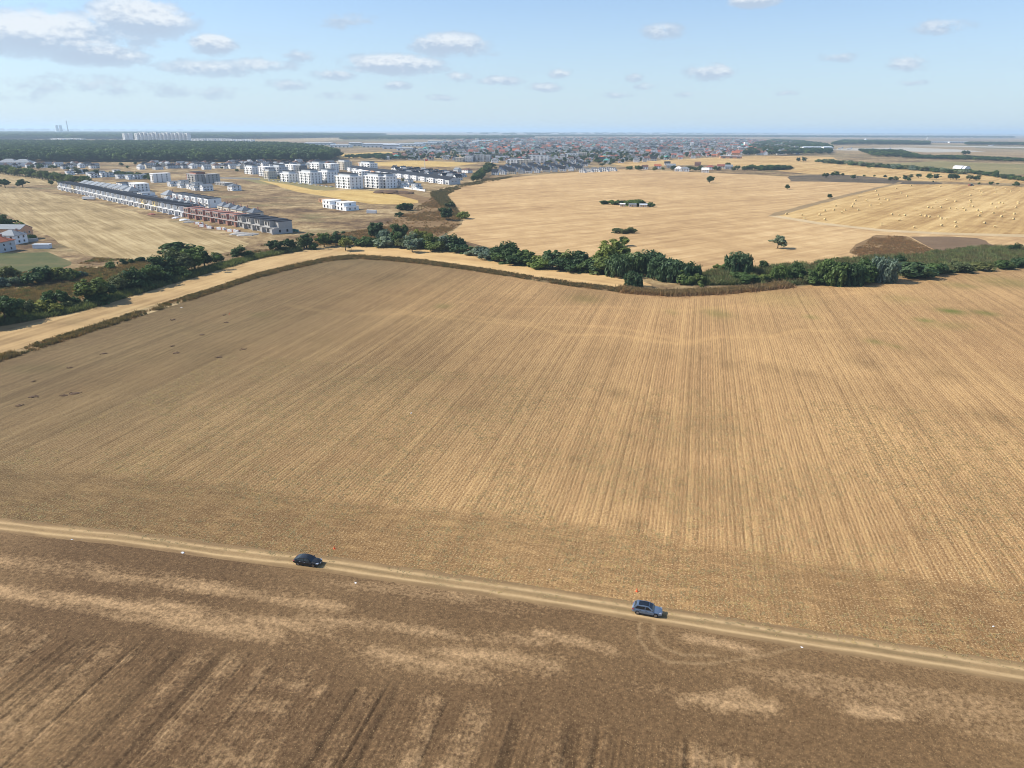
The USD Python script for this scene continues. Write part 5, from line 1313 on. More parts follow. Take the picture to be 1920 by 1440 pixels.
def town_points(n, seed):
    r = np.random.default_rng(seed)
    out = []
    x0, y0, x1, y1 = TP.bounds
    a = -.22
    u, w = r.integers(-700, 700, 400000), r.integers(-120, 400, 400000)   # plots along streets
    p = np.column_stack([u * 17.0 + r.uniform(-3, 3, len(u)), w * 30.0 + r.uniform(-4, 4, len(u))])
    q = np.column_stack([p[:, 0] * math.cos(a) - p[:, 1] * math.sin(a), p[:, 0] * math.sin(a) + p[:, 1] * math.cos(a)])
    q = q[shapely.contains_xy(TP, q[:, 0], q[:, 1])][:n]
    return np.unique(np.round(q, 3), axis=0)


tpnt = town_points(5200, 5)
tpnt = tpnt[np.argsort(np.hypot(tpnt[:, 0], tpnt[:, 1]))]
tk = np.random.default_rng(6).choice(8, len(tpnt), p=pw / pw.sum())
tr_ = np.random.default_rng(7)
NEAR = 250
for i in range(NEAR):
    k = int(tk[i])
    place(kind_of(kinds[k], tb[k]), 'town_house', (*tpnt[i], 0), -.22 + (PI / 2) * int(tr_.integers(0, 2)), float(tr_.uniform(.9, 1.25)), label=f'{words[k]}, {{n}} from left on the town edge', cat='house', group=f'{words[k]} in the far town')
rest = tpnt[NEAR:]
tmesh, tmat = [], []
for k in range(8):
    ps = tb[k]()
    tmesh.append(ps)
# walls and roofs of the far mass, one sample per part
far_pts, far_rot, far_idx, far_sc, far_protos = [], [], [], [], []
for k in range(8):
    sel = rest[tk[NEAR:] == k]
    rots = -.22 + (PI / 2) * tr_.integers(0, 2, len(sel))
    scs = tr_.uniform(1.0, 1.6, len(sel))
    scs = np.column_stack([scs, scs, scs * 1.15])
    for q in tmesh[k]:
        if q[0] in ('wall', 'roof', 'upper_wall', 'terrace'):
            far_protos.append((q[1], q[2]))
            far_pts.append(np.column_stack([sel, np.zeros(len(sel))])); far_rot.append(rots); far_sc.append(scs); far_idx.append(np.full(len(sel), len(far_protos) - 1))
scatter('town_houses', far_protos, np.vstack(far_pts), np.concatenate(far_rot), np.vstack(far_sc), np.concatenate(far_idx), label='mass of red and grey roofed houses in the far town', cat='town')
tn = 15000
tq = town_points(tn, 15) + np.array([6.0, 11.0])
tn = len(tq)
r = np.random.default_rng(16)
scatter('town_trees', fp + fmid, np.column_stack([tq, np.zeros(tn)]), r.uniform(0, 6.28, tn), np.column_stack([s_ := r.uniform(.6, 1.5, tn), s_, s_ * .9]), r.integers(0, len(fp) + 2, tn), label='garden and street trees mixed among the far town houses', cat='trees')
for i in range(34):
    f_ = r.uniform(0, 1)
    x, y = r.uniform(820, 1400), r.uniform(262.5, 276)
    k = i % 4
    put(x, y, ('far_apt', k), apartment(36 + 10 * k, 16, 4 + k, [white_wall, cream_wall, grey_wall, white_wall][k], False, cream_wall, 4), 'apartment_block', f'{["white", "cream", "grey", "long white"][k]} apartment block, {{n}} such from left in the far town', 'apartment block', -.22 + (PI / 2) * (i % 2), f'{["white", "cream", "grey", "long white"][k]} blocks in the far town')
for i, (x, y) in enumerate([(1386, 281), (1400, 281.5)]):
    put(x, y, 'tank', lambda: [('tank', trimesh.creation.cylinder(9, 12, sections=28, transform=trimesh.transformations.translation_matrix([0, 0, 6])), white_wall), ('lid', trimesh.creation.cone(9.3, 2.2, sections=28, transform=trimesh.transformations.translation_matrix([0, 0, 12])), sheet_roof)], 'storage_tank', f'white round storage tank, {["left", "right"][i]} one of two at the right of the town', 'tank')

# --- airfield
put(1530, 284, 'hangar', warehouse(110, 60, 16, white_wall), 'hangar', 'big white hangar at the left end of the airfield apron', 'hangar', -.15)
put(1549, 285, 'hangar2', warehouse(30, 40, 18, white_wall), 'hangar', 'tall white annex at the right of the big hangar', 'hangar', -.15)
for i, x in enumerate([1610, 1648, 1672, 1690, 1760, 1800, 1850, 1900]):
    put(x, 266.5 + i * .35, ('term', i % 2), warehouse(160, 30, 9, [white_wall, steel_paint][i % 2]), 'terminal', f'long pale terminal building, {nth(i)} from the left behind the airfield', 'building', -.1, 'terminal buildings behind the airfield')
put(1622, 267, 'radome', lambda: [('dome', trimesh.creation.icosphere(3, 9.5).apply_translation([0, 0, 17]) if False else (lambda m: (m.apply_translation([0, 0, 17]), m)[1])(trimesh.creation.icosphere(3, 9.5)), white_wall), ('tower', trimesh.creation.cylinder(5, 10, sections=16, transform=trimesh.transformations.translation_matrix([0, 0, 4.5])), grey_wall)], 'radar_dome', 'white radar dome behind the airfield wood', 'radar dome')
put(1738, 262, 'ctower', lambda: [('shaft', trimesh.creation.cylinder(4, 34, sections=12, transform=trimesh.transformations.translation_matrix([0, 0, 17])), white_wall), ('cab', trimesh.creation.cylinder(8.5, 6, sections=12, transform=trimesh.transformations.translation_matrix([0, 0, 37])), glass_dark), ('cap', trimesh.creation.cylinder(9.2, 1.6, sections=12, transform=trimesh.transformations.translation_matrix([0, 0, 40.8])), white_wall)], 'control_tower', 'white airfield control tower on the right skyline', 'tower')


def airliner():
    def lathe(prof):
        m = trimesh.creation.revolve(prof, sections=16)
        m.apply_transform(trimesh.transformations.rotation_matrix(PI / 2, [0, 1, 0]))
        m.apply_translation([-16, 0, 4])
        return m
    body = lathe([[0, 0], [1.1, 1.2], [1.8, 3.5], [1.95, 8], [1.95, 22], [1.3, 28], [.3, 32], [0, 32]])
    wing = lambda s: trimesh.convex.convex_hull([[-3, 0, 3.2], [3, 0, 3.2], [4.5, s * 16, 4.2], [6.3, s * 16, 4.2], [-3, 0, 3.6], [3, 0, 3.6], [4.5, s * 16, 4.4], [6.3, s * 16, 4.4]])
    fin = trimesh.convex.convex_hull([[11, -.2, 5], [15, -.2, 5], [14, -.15, 11], [16, -.15, 11], [11, .2, 5], [15, .2, 5], [14, .15, 11], [16, .15, 11]])
    tail = lambda s: trimesh.convex.convex_hull([[12, 0, 5], [15, 0, 5], [15, s * 6, 5.4], [16.4, s * 6, 5.4], [12, 0, 5.2], [15, 0, 5.2], [15, s * 6, 5.5]])
    eng = lambda s: trimesh.creation.cylinder(.9, 3.6, sections=12, transform=trimesh.transformations.translation_matrix([0, s * 5.5, 2.4]) @ trimesh.transformations.rotation_matrix(PI / 2, [0, 1, 0]))
    leg = lambda x, y: cat(box(x - .15, x + .15, y - .15, y + .15, .6, 2.6), trimesh.creation.cylinder(.6, .5, sections=12, transform=trimesh.transformations.translation_matrix([x, y, .6]) @ trimesh.transformations.rotation_matrix(PI / 2, [1, 0, 0])))
    return [('fuselage', body, white_wall), ('wing', wing(1), steel_paint), ('wing', wing(-1), steel_paint), ('tail_fin', fin, blue_sheet), ('tailplane', tail(1), steel_paint), ('tailplane', tail(-1), steel_paint), ('engine', eng(1), steel_paint), ('engine', eng(-1), steel_paint), ('landing_gear', leg(-11, 0), rubber), ('landing_gear', leg(2, 2.6), rubber), ('landing_gear', leg(2, -2.6), rubber)]


for i, (x, y, a) in enumerate([(1575, 280, .4), (1592, 281, .4), (1634, 281, .7), (1663, 282, .2), (1857, 274, 0)]):
    put(x, y, 'airliner', airliner, 'airliner', f'parked white airliner, {nth(i)} from the left on the airfield', 'airliner', a)
for i in range(2):
    put(1799 + i * 7, 316.5 + i * .4, 'tunnel', lambda: [('cover', (lambda m: (m.apply_transform(trimesh.transformations.rotation_matrix(PI / 2, [1, 0, 0])), m.slice_plane([0, 0, 0], [0, 0, 1]))[1])(trimesh.creation.cylinder(6.5, 26, sections=28)), plastic_wrap), ('hoop', (lambda m: m.slice_plane([0, 0, 0], [0, 0, 1]))(trimesh.creation.annulus(6.5, 6.75, .6, sections=28, transform=trimesh.transformations.translation_matrix([0, -13.2, 0]) @ trimesh.transformations.rotation_matrix(PI / 2, [1, 0, 0]))), steel_paint)], 'tunnel_tent', f'white arched tent, {["left", "right"][i]} one of two by the far hedge', 'tent', .1)

# --- far skyline
r = np.random.default_rng(23)
for i in range(46):
    x = -20 + i * 9.5 + r.uniform(-3, 3)
    k = i % 3
    put(x, 244.6 + r.uniform(-.2, 1.0), ('sky', k), lambda k=k: [('wall', box(-60 - 30 * k, 60 + 30 * k, -20, 20, -.5, 38 + 14 * k), [grey_wall, white_wall, cream_wall][k]), ('roof_house', box(-12, 12, -8, 8, 38 + 14 * k, 43 + 14 * k), grey_wall), ('window_band', cat(*[box(-58 - 30 * k, 58 + 30 * k, -20.2, -19.9, 4 + 6 * q, 6.5 + 6 * q) for q in range(5 + 2 * k)]), glass_dark)], 'skyline_block', f'hazy {["grey", "white", "cream"][k]} block, {{n}} such from left on the left skyline', 'apartment block', .1, f'hazy {["grey", "white", "cream"][k]} skyline blocks')
chim = at(129, 252)
hc = 24.0 / px_per_m(chim)
thing('chimney_stack', [('stack', trimesh.creation.revolve([[0, 0], [hc * .045, 0], [hc * .028, hc], [0, hc]], sections=16), concrete), ('top_band', trimesh.creation.revolve([[hc * .033, hc * .9], [hc * .033, hc * .96], [hc * .0305, hc * .97], [hc * .0305, hc * .9]], sections=16), red_roof)], chim, label='tall thin chimney on the left skyline', cat='chimney')
for i, x in enumerate((109, 116)):
    c0 = at(x, 252); h = 16.0 / px_per_m(c0)
    put(x, 252, 'cooling', lambda h=h: [('shell', trimesh.creation.revolve([[h * .22, -1], [h * .19, h * .2], [h * .16, h * .55], [h * .15, h * .75], [h * .16, h], [h * .145, h], [h * .13, h * .75], [h * .175, h * .2], [h * .2, -1]], sections=24), white_wall), ('rim', trimesh.creation.revolve([[h * .162, h * .97], [h * .168, h * .97], [h * .168, h * 1.01], [h * .155, h * 1.01]], sections=24), grey_wall)], 'cooling_tower', f'pale cooling tower, {["left", "right"][i]} one of two beside the tall chimney', 'cooling tower')
for i, (x, w) in enumerate([(1206, 120), (1217, 130), (1147, 60)]):
    put(x, 250.4, ('silo', i), lambda w=w: [('hall', box(-w, w, -30, 30, -1, 22), white_wall), ('roof', gable(2 * w, 60, 22, 10, white_wall, sheet_roof)[1][1], sheet_roof)], 'far_hall', f'bright white hall on the horizon, {nth([1, 2, 0][i])} from the left', 'building', 0)

# flagpole
fpole = at(797, 318)
hp = 19 / px_per_m(fpole)
fl = np.array([[0, 0, 0], [5.5, .6, -.6], [11, -.3, -.2], [0, 0, -6], [5.5, .6, -6.6], [11, -.3, -6.2]])
fm = trimesh.Trimesh(np.vstack([fl, fl + [0, .12, 0]]), [[0, 3, 4], [0, 4, 1], [1, 4, 5], [1, 5, 2], [6, 10, 9], [6, 7, 10], [7, 11, 10], [7, 8, 11]], process=False)
fm.vertices = fm.vertices * .5
fm.apply_translation([.3, 0, hp - .4])
thing('flagpole', [('pole', trimesh.creation.revolve([[0, 0], [.55, 0], [.3, hp], [0, hp]], sections=10), steel_paint), ('flag', fm, red_cloth), ('base', trimesh.creation.cylinder(1.6, .8, sections=12), concrete)], fpole, label='tall pale flagpole with a red flag behind the dark-roofed houses', cat='flagpole')

# --- building site clutter by the front row
for i, (x, y, L, lb) in enumerate([(374, 421, 9, 'first'), (381, 425.5, 8, 'second'), (394, 428.5, 7, 'third'), (416, 431, 11, 'fourth'), (438, 435, 13, 'fifth')]):
    def pallets(L=L):
        out = []
        n = int(L / 1.6)
        for k in range(n):
            for j in range(2):
                x0 = -L / 2 + k * 1.6
                out.append(('stack', box(x0, x0 + 1.35, -1.5 + j * 1.6, -.2 + j * 1.6, .15, 1.5 + .15 * ((k + j) % 3)), plastic_wrap if (k + j) % 4 else brick))
        out.append(('pallet', box(-L / 2 - .1, L / 2, -1.6, 1.5, 0, .15), timber))
        return out
    put(x, y, ('pal', i), pallets, 'pallet_stack', f'wrapped block pallets before the brick townhouses, {lb} stack from the left', 'pallets', -.5)
put(167, 375, 'trailer', lambda: [('body', box(-7, 7, -1.4, 1.4, 1.0, 3.4), paper), ('chassis', box(-7.2, 7.2, -1.1, 1.1, .6, 1.0), rubber), ('drawbar', box(7.2, 9.4, -.2, .2, .6, .85), rubber)] + [('wheel', trimesh.creation.cylinder(.5, .35, sections=14, transform=trimesh.transformations.translation_matrix([x, y, .5]) @ trimesh.transformations.rotation_matrix(PI / 2, [1, 0, 0])), rubber) for x in (-5, -3.8) for y in (-1.2, 1.2)], 'box_trailer', 'long white box trailer parked before the left part of the front row', 'trailer', -.15)
rb = np.random.default_rng(44)


def heap(seed, r0, h0):
    g = trimesh.creation.icosphere(3, 1.0)
    v = g.vertices
    d = 1 + .5 * (meshkit.fbm(v * 1.8 + seed, 4, seed)[:, None] - .5)
    g.vertices = v * d * [r0, r0 * .7, h0]
    return g.slice_plane([0, 0, -.1 * h0], [0, 0, 1])


for i, (x, y, r0, h0, m_, lb) in enumerate([(345, 413, 4, 1.2, plastic_wrap, 'pale heap of building sacks below the grey townhouses'), (356, 417, 5, 1.3, rubble_mat, 'heap of rubble left of the block pallets'), (450, 439, 7, 1.4, rubble_mat, 'grey rubble heap below the pale concrete townhouses'), (458, 441, 6, 1.0, rubble_mat, 'low rubble heap at the right end of the front row'), (470, 440, 7, 1.1, rubble_mat, 'flattened rubble heap nearest the last townhouse'), (330, 409, 4, 1.2, plastic_wrap, 'pale sack pile below the middle of the front row'), (716, 361, 15, 2.6, soil_heap, 'brown earth mound below the white apartment blocks, left one of three'), (735, 362, 17, 3.4, soil_heap, 'brown earth mound below the white apartment blocks, middle one of three'), (756, 362.5, 15, 2.6, soil_heap, 'brown earth mound below the white apartment blocks, right one of three'), (285, 402, 4, 1.0, red_roof, 'small heap of reddish tiles below the front row')]):
    g0 = heap(i, r0, h0)
    thing('rubble_heap', [('pile', g0, m_), ('loose_stone', cat(*[trimesh.creation.icosphere(0, .35 + .25 * rb.random()).apply_translation([rb.uniform(-1.2, 1.2) * r0, rb.uniform(-.9, .9) * r0, .15]) for _ in range(6)]), m_)], at(x, y), .3 * i, label=lb, cat='heap')
fw0, fw1 = at(528, 431), at(565, 436)
d = fw1 - fw0
thing('mesh_fence', [('panel', box(k * 3.5 + .05, k * 3.5 + 3.45, -.03, .03, .2, 2.0), green_sheet) for k in range(int(np.linalg.norm(d) / 3.5))] + [('post', box(k * 3.5 - .05, k * 3.5 + .05, -.06, .06, -.2, 2.2), steel_paint) for k in range(int(np.linalg.norm(d) / 3.5) + 1)], fw0, math.atan2(d[1], d[0]), label='green site fence running right from the last townhouse', cat='fence')

# --- small parked cars of the estate, too small to show their parts singly


def far_car():
    low = trimesh.convex.convex_hull([[x, y, z_] for x, z_ in ((-2.15, .4), (2.15, .4), (2.1, .85), (-2.1, .95), (0, .98)) for y in (-.85, .85)])
    cab = trimesh.convex.convex_hull([[x, y, z_] for x, z_, w in ((-1.7, .95, .8), (1.0, .95, .8), (-1.2, 1.48, .62), (.3, 1.48, .62)) for y in (-w, w)])
    wh = [('wheel', trimesh.creation.cylinder(.34, .24, sections=12, transform=trimesh.transformations.translation_matrix([x, y, .34]) @ trimesh.transformations.rotation_matrix(PI / 2, [1, 0, 0])), rubber) for x in (-1.35, 1.35) for y in (-.8, .8)]
    return low, cab, wh


for i in range(26):
    x = 505 + i * 6.6 + (i % 3) * 1.5
    y = 338.5 + i * .72 if i < 18 else 351 + (i - 18) * .5
    k = i % 4
    put(x, y, ('fcar', k), lambda k=k: [('body', far_car()[0], [paper, steel_paint, darkgrey_wall, paper][k]), ('glasshouse', far_car()[1], glass_dark)] + far_car()[2], 'parked_car', f'{["white", "silver", "dark", "white"][k]} car, {{n}} such from left below the apartment blocks', 'car', GRID, f'{["white", "silver", "dark", "white"][k]} cars along the estate')

# ------------------------------------------------------------------ round bales in the hay field
BALES = [(139, 729), (255, 734), (269, 762), (384, 734), (422, 702), (425, 770), (493, 697), (508, 668), (553, 717), (575, 698), (627, 673), (640, 651), (655, 626), (676, 697), (674, 600), (736, 626), (765, 663), (808, 554), (823, 584), (831, 617), (842, 650), (845, 807), (877, 614), (901, 622), (928, 732), (963, 535), (983, 738), (983, 774), (996, 570), (1025, 738), (1042, 592), (1073, 514), (1095, 829), (1103, 694), (1142, 737), (1178, 742), (1200, 678), (1210, 748), (1230, 682), (1258, 636), (1276, 747), (1294, 678), (1297, 762), (1300, 815), (1293, 517), (1338, 768), (1341, 622), (1362, 685), (1402, 791), (1405, 632), (1408, 824), (1411, 686), (1452, 577), (1462, 685), (1476, 698), (1517, 587), (1518, 625), (1522, 638), (1540, 540), (1508, 664), (1535, 672), (1570, 700), (1582, 743), (1592, 553), (1597, 583), (1598, 715), (1606, 565), (1623, 797), (1676, 650), (1690, 722), (1700, 823), (1706, 565), (1708, 680), (1735, 643), (1750, 748), (1762, 646), (1770, 712), (1780, 540), (1820, 556), (1838, 767), (1846, 727), (1858, 680), (1872, 640), (1890, 560), (1700, 536), (1875, 648)]


def bale():
    m = trimesh.creation.cylinder(1.0, 1.6, sections=20)
    ends = [trimesh.creation.annulus(.25, .97, .03, sections=20, transform=trimesh.transformations.translation_matrix([0, 0, s_ * .81])) for s_ in (-1, 1)]
    T = trimesh.transformations.translation_matrix([0, 0, .98]) @ trimesh.transformations.rotation_matrix(PI / 2, [1, 0, 0])
    m.apply_transform(T)
    for e in ends: e.apply_transform(T)
    return [('roll', m, bale_straw, [], 40), ('coiled_end', ends[0], bale_straw), ('coiled_end', ends[1], bale_straw)]


for i, (x, y) in enumerate(BALES):
    put(1440 + x / 4, 220 + y / 4 + .6, 'bale', bale, 'round_bale', 'round golden straw bale, {n} from the left in the cut hay field', 'straw bale', (i * 1.3) % 3.1, 'round bales in the hay field', .95)

# tractor in the hay field


def wheel_y(x, y, r0, w):
    T = trimesh.transformations.translation_matrix([x, y, r0]) @ trimesh.transformations.rotation_matrix(PI / 2, [1, 0, 0])
    rim = trimesh.creation.cylinder(r0 * .55, w + .06, sections=20, transform=T)
    tyre = trimesh.creation.annulus(r0 * .55, r0, w, sections=24, transform=T)
    return ('wheel', tyre, rubber, [('rim', rim, alloy)])


thing('tractor', [('bonnet', box(.2, 2.4, -.5, .5, .9, 1.9), green_sheet), ('cab', box(-1.3, .2, -.75, .75, 1.3, 2.7), glass_dark), ('roof', box(-1.45, .35, -.85, .85, 2.7, 2.9), green_sheet), ('chassis', box(-1.4, 2.3, -.35, .35, .6, .95), rubber), ('exhaust', box(1.0, 1.12, .52, .64, 1.6, 2.9), rubber), wheel_y(-.8, -1.0, .95, .5), wheel_y(-.8, 1.0, .95, .5), wheel_y(1.8, -.85, .6, .35), wheel_y(1.8, .85, .6, .35),
                  ('baler', box(-5.6, -2.4, -1.2, 1.2, .6, 2.4), red_roof), ('drawbar', box(-2.4, -1.4, -.12, .12, .6, .8), rubber), wheel_y(-4.0, -1.3, .6, .35), wheel_y(-4.0, 1.3, .6, .35)], at(1822, 348.5), .2, label='green tractor pulling a red baler at the top of the hay field', cat='tractor')

# ------------------------------------------------------------------ the two cars on the dirt track


def car_paint(name, col, metal, rough, coat=.8):
    g = Mat()
    n = g.noise(g('texture_coordinate').object, 3.0, 4.0)
    c = g.mix(g.ramp01(n, .45, .8, 0.0, .06), col, (.25, .19, .12))
    return g.done(name, g('principled_bsdf', base_color=c, metallic=metal, roughness=g.ramp01(n, .3, .8, rough, rough + .2), coat_weight=coat, coat_roughness=.06).BSDF)


blue_paint = car_paint('blue_grey_paint', (.15, .205, .275), .55, .32)
black_paint = car_paint('black_paint', (.004, .0045, .005), .0, .35, .25)
car_glass = plain('car_glass', (.008, .010, .012), .06, .05, spec=.7)
lamp_red = plain('red_lamp', (.30, .008, .012), .2, .05, spec=.6, coat=.5)
lamp_clear = plain('clear_lamp', (.55, .57, .6), .15, .05, metal=.3, spec=.6)
black_trim = plain('black_trim', (.014, .014, .015), .6, .1)
plate_m = plain('plate_white', (.75, .75, .74), .5, .03)


def make_car(L, Wd, H, belt, hood, paint, coupe, roof_black, rim_mat):
    hw = Wd / 2
    xs = np.array([-.5, -.485, -.45, -.38, -.2, 0, .12, .22, .34, .43, .48, .5]) * L
    top = np.array([belt - .28, belt - .08, belt - .0, belt + .02, belt, belt - .03, belt - .05, hood, hood - .03, hood - .10, hood - .22, hood - .36])
    bot = np.array([.52, .40, .33, .27, .24, .24, .24, .24, .25, .28, .33, .42])
    wid = np.array([.80, .90, .955, .985, 1, 1, 1, .99, .975, .93, .86, .76]) * hw
    n = 20
    ring = []
    for x, t, b, w in zip(xs, top, bot, wid):
        a = np.linspace(0, 2 * PI, n, endpoint=False) + PI / n
        e = .42
        yy = np.sign(np.cos(a)) * np.abs(np.cos(a)) ** e * w
        zz = np.sign(np.sin(a)) * np.abs(np.sin(a)) ** e
        zc, zh = (t + b) / 2, (t - b) / 2
        yy = yy * (1 - .10 * np.clip(zz, 0, 1) ** 2)
        ring.append(np.column_stack([np.full(n, x), yy, zc + zz * zh]))
    v = np.vstack(ring + [[[xs[0], 0, (top[0] + bot[0]) / 2]], [[xs[-1], 0, (top[-1] + bot[-1]) / 2]]])
    f = []
    for k in range(len(xs) - 1):
        for i in range(n):
            a, b = k * n + i, k * n + (i + 1) % n
            f += [[a, b, b + n], [a, b + n, a + n]]
    c0, c1 = len(v) - 2, len(v) - 1
    for i in range(n):
        f += [[c0, (i + 1) % n, i], [c1, (len(xs) - 1) * n + i, (len(xs) - 1) * n + (i + 1) % n]]
    body = trimesh.Trimesh(v, f, process=True)
    trimesh.repair.fix_normals(body)
    wb, wr = .30 * L, .36
    import manifold3d as mf
    man = mf.Manifold(mf.Mesh(np.asarray(body.vertices, np.float32), np.asarray(body.faces, np.uint32)))
    for sx in (-1, 1):
        for sy in (-1, 1):
            cyl = mf.Manifold.cylinder(.5, wr + .075, wr + .075, 28).rotate([90, 0, 0]).translate([sx * wb, sy * (hw - .28) + .25, wr + .01])
            man = man - cyl
    # cabin: side outline between belt and roof
    x_ws0, x_ws1 = .235 * L, .06 * L
    x_r1, x_r0 = (-.22 * L, -.43 * L) if coupe else (-.34 * L, -.455 * L)
    rz = H
    prof = [(x_ws0, belt - .06), (x_ws0 * .62 + x_ws1 * .38, belt + (rz - belt) * .42), (x_ws1, rz - .07), (x_ws1 - .35, rz - .01), ((x_ws1 + x_r1) / 2, rz), (x_r1, rz - .05), (x_r0, belt + (.06 if coupe else .12))]
    yw = lambda zz: hw * (.905 - .20 * (zz - belt) / (rz - belt))
    cab = trimesh.convex.convex_hull([[x, s_ * yw(z_), z_] for x, z_ in prof for s_ in (-1, 1)] + [[x_r0 - .02, s_ * hw * .88, belt - .12] for s_ in (-1, 1)] + [[x_ws0 + .02, s_ * hw * .9, belt - .12] for s_ in (-1, 1)])
    man = man + mf.Manifold(mf.Mesh(np.asarray(cab.vertices, np.float32), np.asarray(cab.faces, np.uint32)))
    parts = [('body', man, paint, [], 35)]

    def side_pane(pts, s_):
        p3 = [np.array([x, s_ * (yw(z_) + .004), z_]) for x, z_ in pts]
        out = np.array([0, s_ * .012, .003])
        return trimesh.convex.convex_hull(np.array(p3 + [q + out for q in p3]))
    zt, zb = rz - .13, belt + .05
    xb = -.06 * L
    xf0, xf1 = x_ws0 - .28, x_ws1 - .02
    xrr1, xrr0 = x_r1 + .12, x_r0 + (.42 if coupe else .3)
    for s_ in (-1, 1):
        parts.append(('side_window', side_pane([(xb + .05, zb), (xf0 - .08, zb), (xf1 - .1, zt), (xb + .05, zt)], s_), car_glass))
        parts.append(('side_window', side_pane([(xb - .05, zb), (xb - .05, zt), (xrr1, zt - .02), (xrr0, zb + .12), (xrr0 + .1, zb)], s_), car_glass))
        parts.append(('mirror', trimesh.convex.convex_hull([[x_ws0 - .42 + a, s_ * (hw * .92 + b), belt + c] for a in (0, .14) for b in (.0, .2) for c in (.02, .16)]), paint))
        parts.append(('sill', box(-wb + .5, wb - .5, s_ * hw - .05 if s_ > 0 else s_ * hw - .02, s_ * hw + .02 if s_ > 0 else s_ * hw + .05, .22, .33), black_trim))
        parts.append(('door_handle', box(xb + .08, xb + .3, min(s_ * hw * .985, s_ * hw * 1.012), max(s_ * hw * .985, s_ * hw * 1.012), belt - .19, belt - .15), black_trim if roof_black else lamp_clear))
        parts.append(('door_handle', box(xb - .85, xb - .63, min(s_ * hw * .985, s_ * hw * 1.012), max(s_ * hw * .985, s_ * hw * 1.012), belt - .18, belt - .14), black_trim if roof_black else lamp_clear))
        parts.append(('headlight', trimesh.convex.convex_hull([[L * .485 - a, s_ * (hw * b), hood - c] for a, b, c in ((0, .55, .26), (.0, .84, .24), (.38, .955, .14), (.30, .80, .10), (.05, .5, .19), (.0, .84, .33), (.35, .975, .24))]), lamp_clear))
        parts.append(('tail_light', trimesh.convex.convex_hull([[-L * .49 + a, s_ * hw * b, belt - c] for a, b, c in ((0, .45, .10), (-.01, .82, .12), (.32, .975, .10), (.3, .985, .2), (-.01, .84, .24), (0, .45, .2))]), lamp_red))

    def slope_pane(p0, p1, i0, i1, inset):
        (xa, za), (xb_, zb_) = p0, p1
        q = []
        for t, yi in ((i0, 0), (i1, 1)):
            x, z_ = xa + (xb_ - xa) * t, za + (zb_ - za) * t
            q += [[x, s_ * (yw(max(z_, belt)) - inset), z_] for s_ in (-1, 1)]
        d = np.array([-(zb_ - za), 0, xb_ - xa]); d /= np.linalg.norm(d)
        if d[2] < 0: d = -d
        return trimesh.convex.convex_hull(np.vstack([np.array(q) + d * .004, np.array(q) + d * .018]))
    parts.append(('windscreen', cat(slope_pane(prof[0], prof[1], .05, .98, .07), slope_pane(prof[1], prof[2], .02, .95, .08)), car_glass))
    parts.append(('rear_window', slope_pane(prof[5], prof[6], .12, .80, .10), car_glass))
    if roof_black:
        parts.append(('glass_roof', cat(slope_pane(prof[2], prof[3], .1, 1, .11), slope_pane(prof[3], prof[4], 0, 1, .11), slope_pane(prof[4], prof[5], 0, .72, .11)), car_glass))
    parts.append(('grille', trimesh.convex.convex_hull([[L * .497 + a, s_ * hw * b, z_] for s_ in (-1, 1) for a, b, z_ in ((-.03, .45, hood - .30), (.0, .45, hood - .34), (.012, .5, .52), (-.03, .5, .50))]), black_trim))
    parts.append(('front_plate', box(L * .5 + .0, L * .5 + .03, -.26, .26, .47, .58), plate_m))
    parts.append(('rear_plate', box(-L * .5 - .03, -L * .5 + .02, -.26, .26, .62, .73), plate_m))
    parts.append(('underbody', box(-wb - .3, wb + .4, -hw * .75, hw * .75, .2, .5), black_trim))
    for sx in (-1, 1):
        for sy in (-1, 1):
            T = trimesh.transformations.translation_matrix([sx * wb, sy * (hw - .13), wr]) @ trimesh.transformations.rotation_matrix(PI / 2, [1, 0, 0])
            tyre = trimesh.creation.annulus(wr * .66, wr, .235, sections=32, transform=T)
            y0 = sy * (hw - .04)
            spokes = [trimesh.creation.cylinder(wr * .17, .05, sections=14, transform=trimesh.transformations.translation_matrix([sx * wb, y0 - sy * .01, wr]) @ trimesh.transformations.rotation_matrix(PI / 2, [1, 0, 0]))]
            for k in range(5):
                b = box(-.035, .035, -.02, .02, .02, wr * .68)
                b.apply_transform(trimesh.transformations.rotation_matrix(2 * PI * k / 5, [0, 1, 0])); b.apply_translation([sx * wb, y0 - sy * .02, wr])
                spokes.append(b)
            spokes.append(trimesh.creation.annulus(wr * .60, wr * .69, .05, sections=28, transform=trimesh.transformations.translation_matrix([sx * wb, y0 - sy * .01, wr]) @ trimesh.transformations.rotation_matrix(PI / 2, [1, 0, 0])))
            disc = trimesh.creation.cylinder(wr * .6, .03, sections=24, transform=trimesh.transformations.translation_matrix([sx * wb, sy * (hw - .16), wr]) @ trimesh.transformations.rotation_matrix(PI / 2, [1, 0, 0]))
            parts.append(('wheel', tyre, rubber, [('rim', cat(*spokes), rim_mat), ('brake_disc', disc, black_trim)]))
    return parts


def on_road(px):
    p = at(px, np.interp(px, [q[0] for q in ROAD], [q[1] for q in ROAD]))
    a, b = at(px - 40, np.interp(px - 40, [q[0] for q in ROAD], [q[1] for q in ROAD])), at(px + 40, np.interp(px + 40, [q[0] for q in ROAD], [q[1] for q in ROAD]))
    d = b - a
    return p, math.atan2(d[1], d[0])


_, ra_ = on_road(578)
thing('car', make_car(4.85, 1.93, 1.52, 1.0, .98, black_paint, True, False, alloy), at(577.5, 1056.5, .03) * [1, 1, 0] + [0, 0, .02], ra_, label='glossy black car parked on the dirt track, the left one', cat='car')
_, rb_ = on_road(1213)
thing('car', make_car(4.7, 1.93, 1.66, 1.06, 1.03, blue_paint, False, True, alloy), at(1213, 1148.5, .03) * [1, 1, 0] + [0, 0, .02], rb_ - .03, label='blue-grey family car with a black glass roof on the dirt track at right', cat='car')

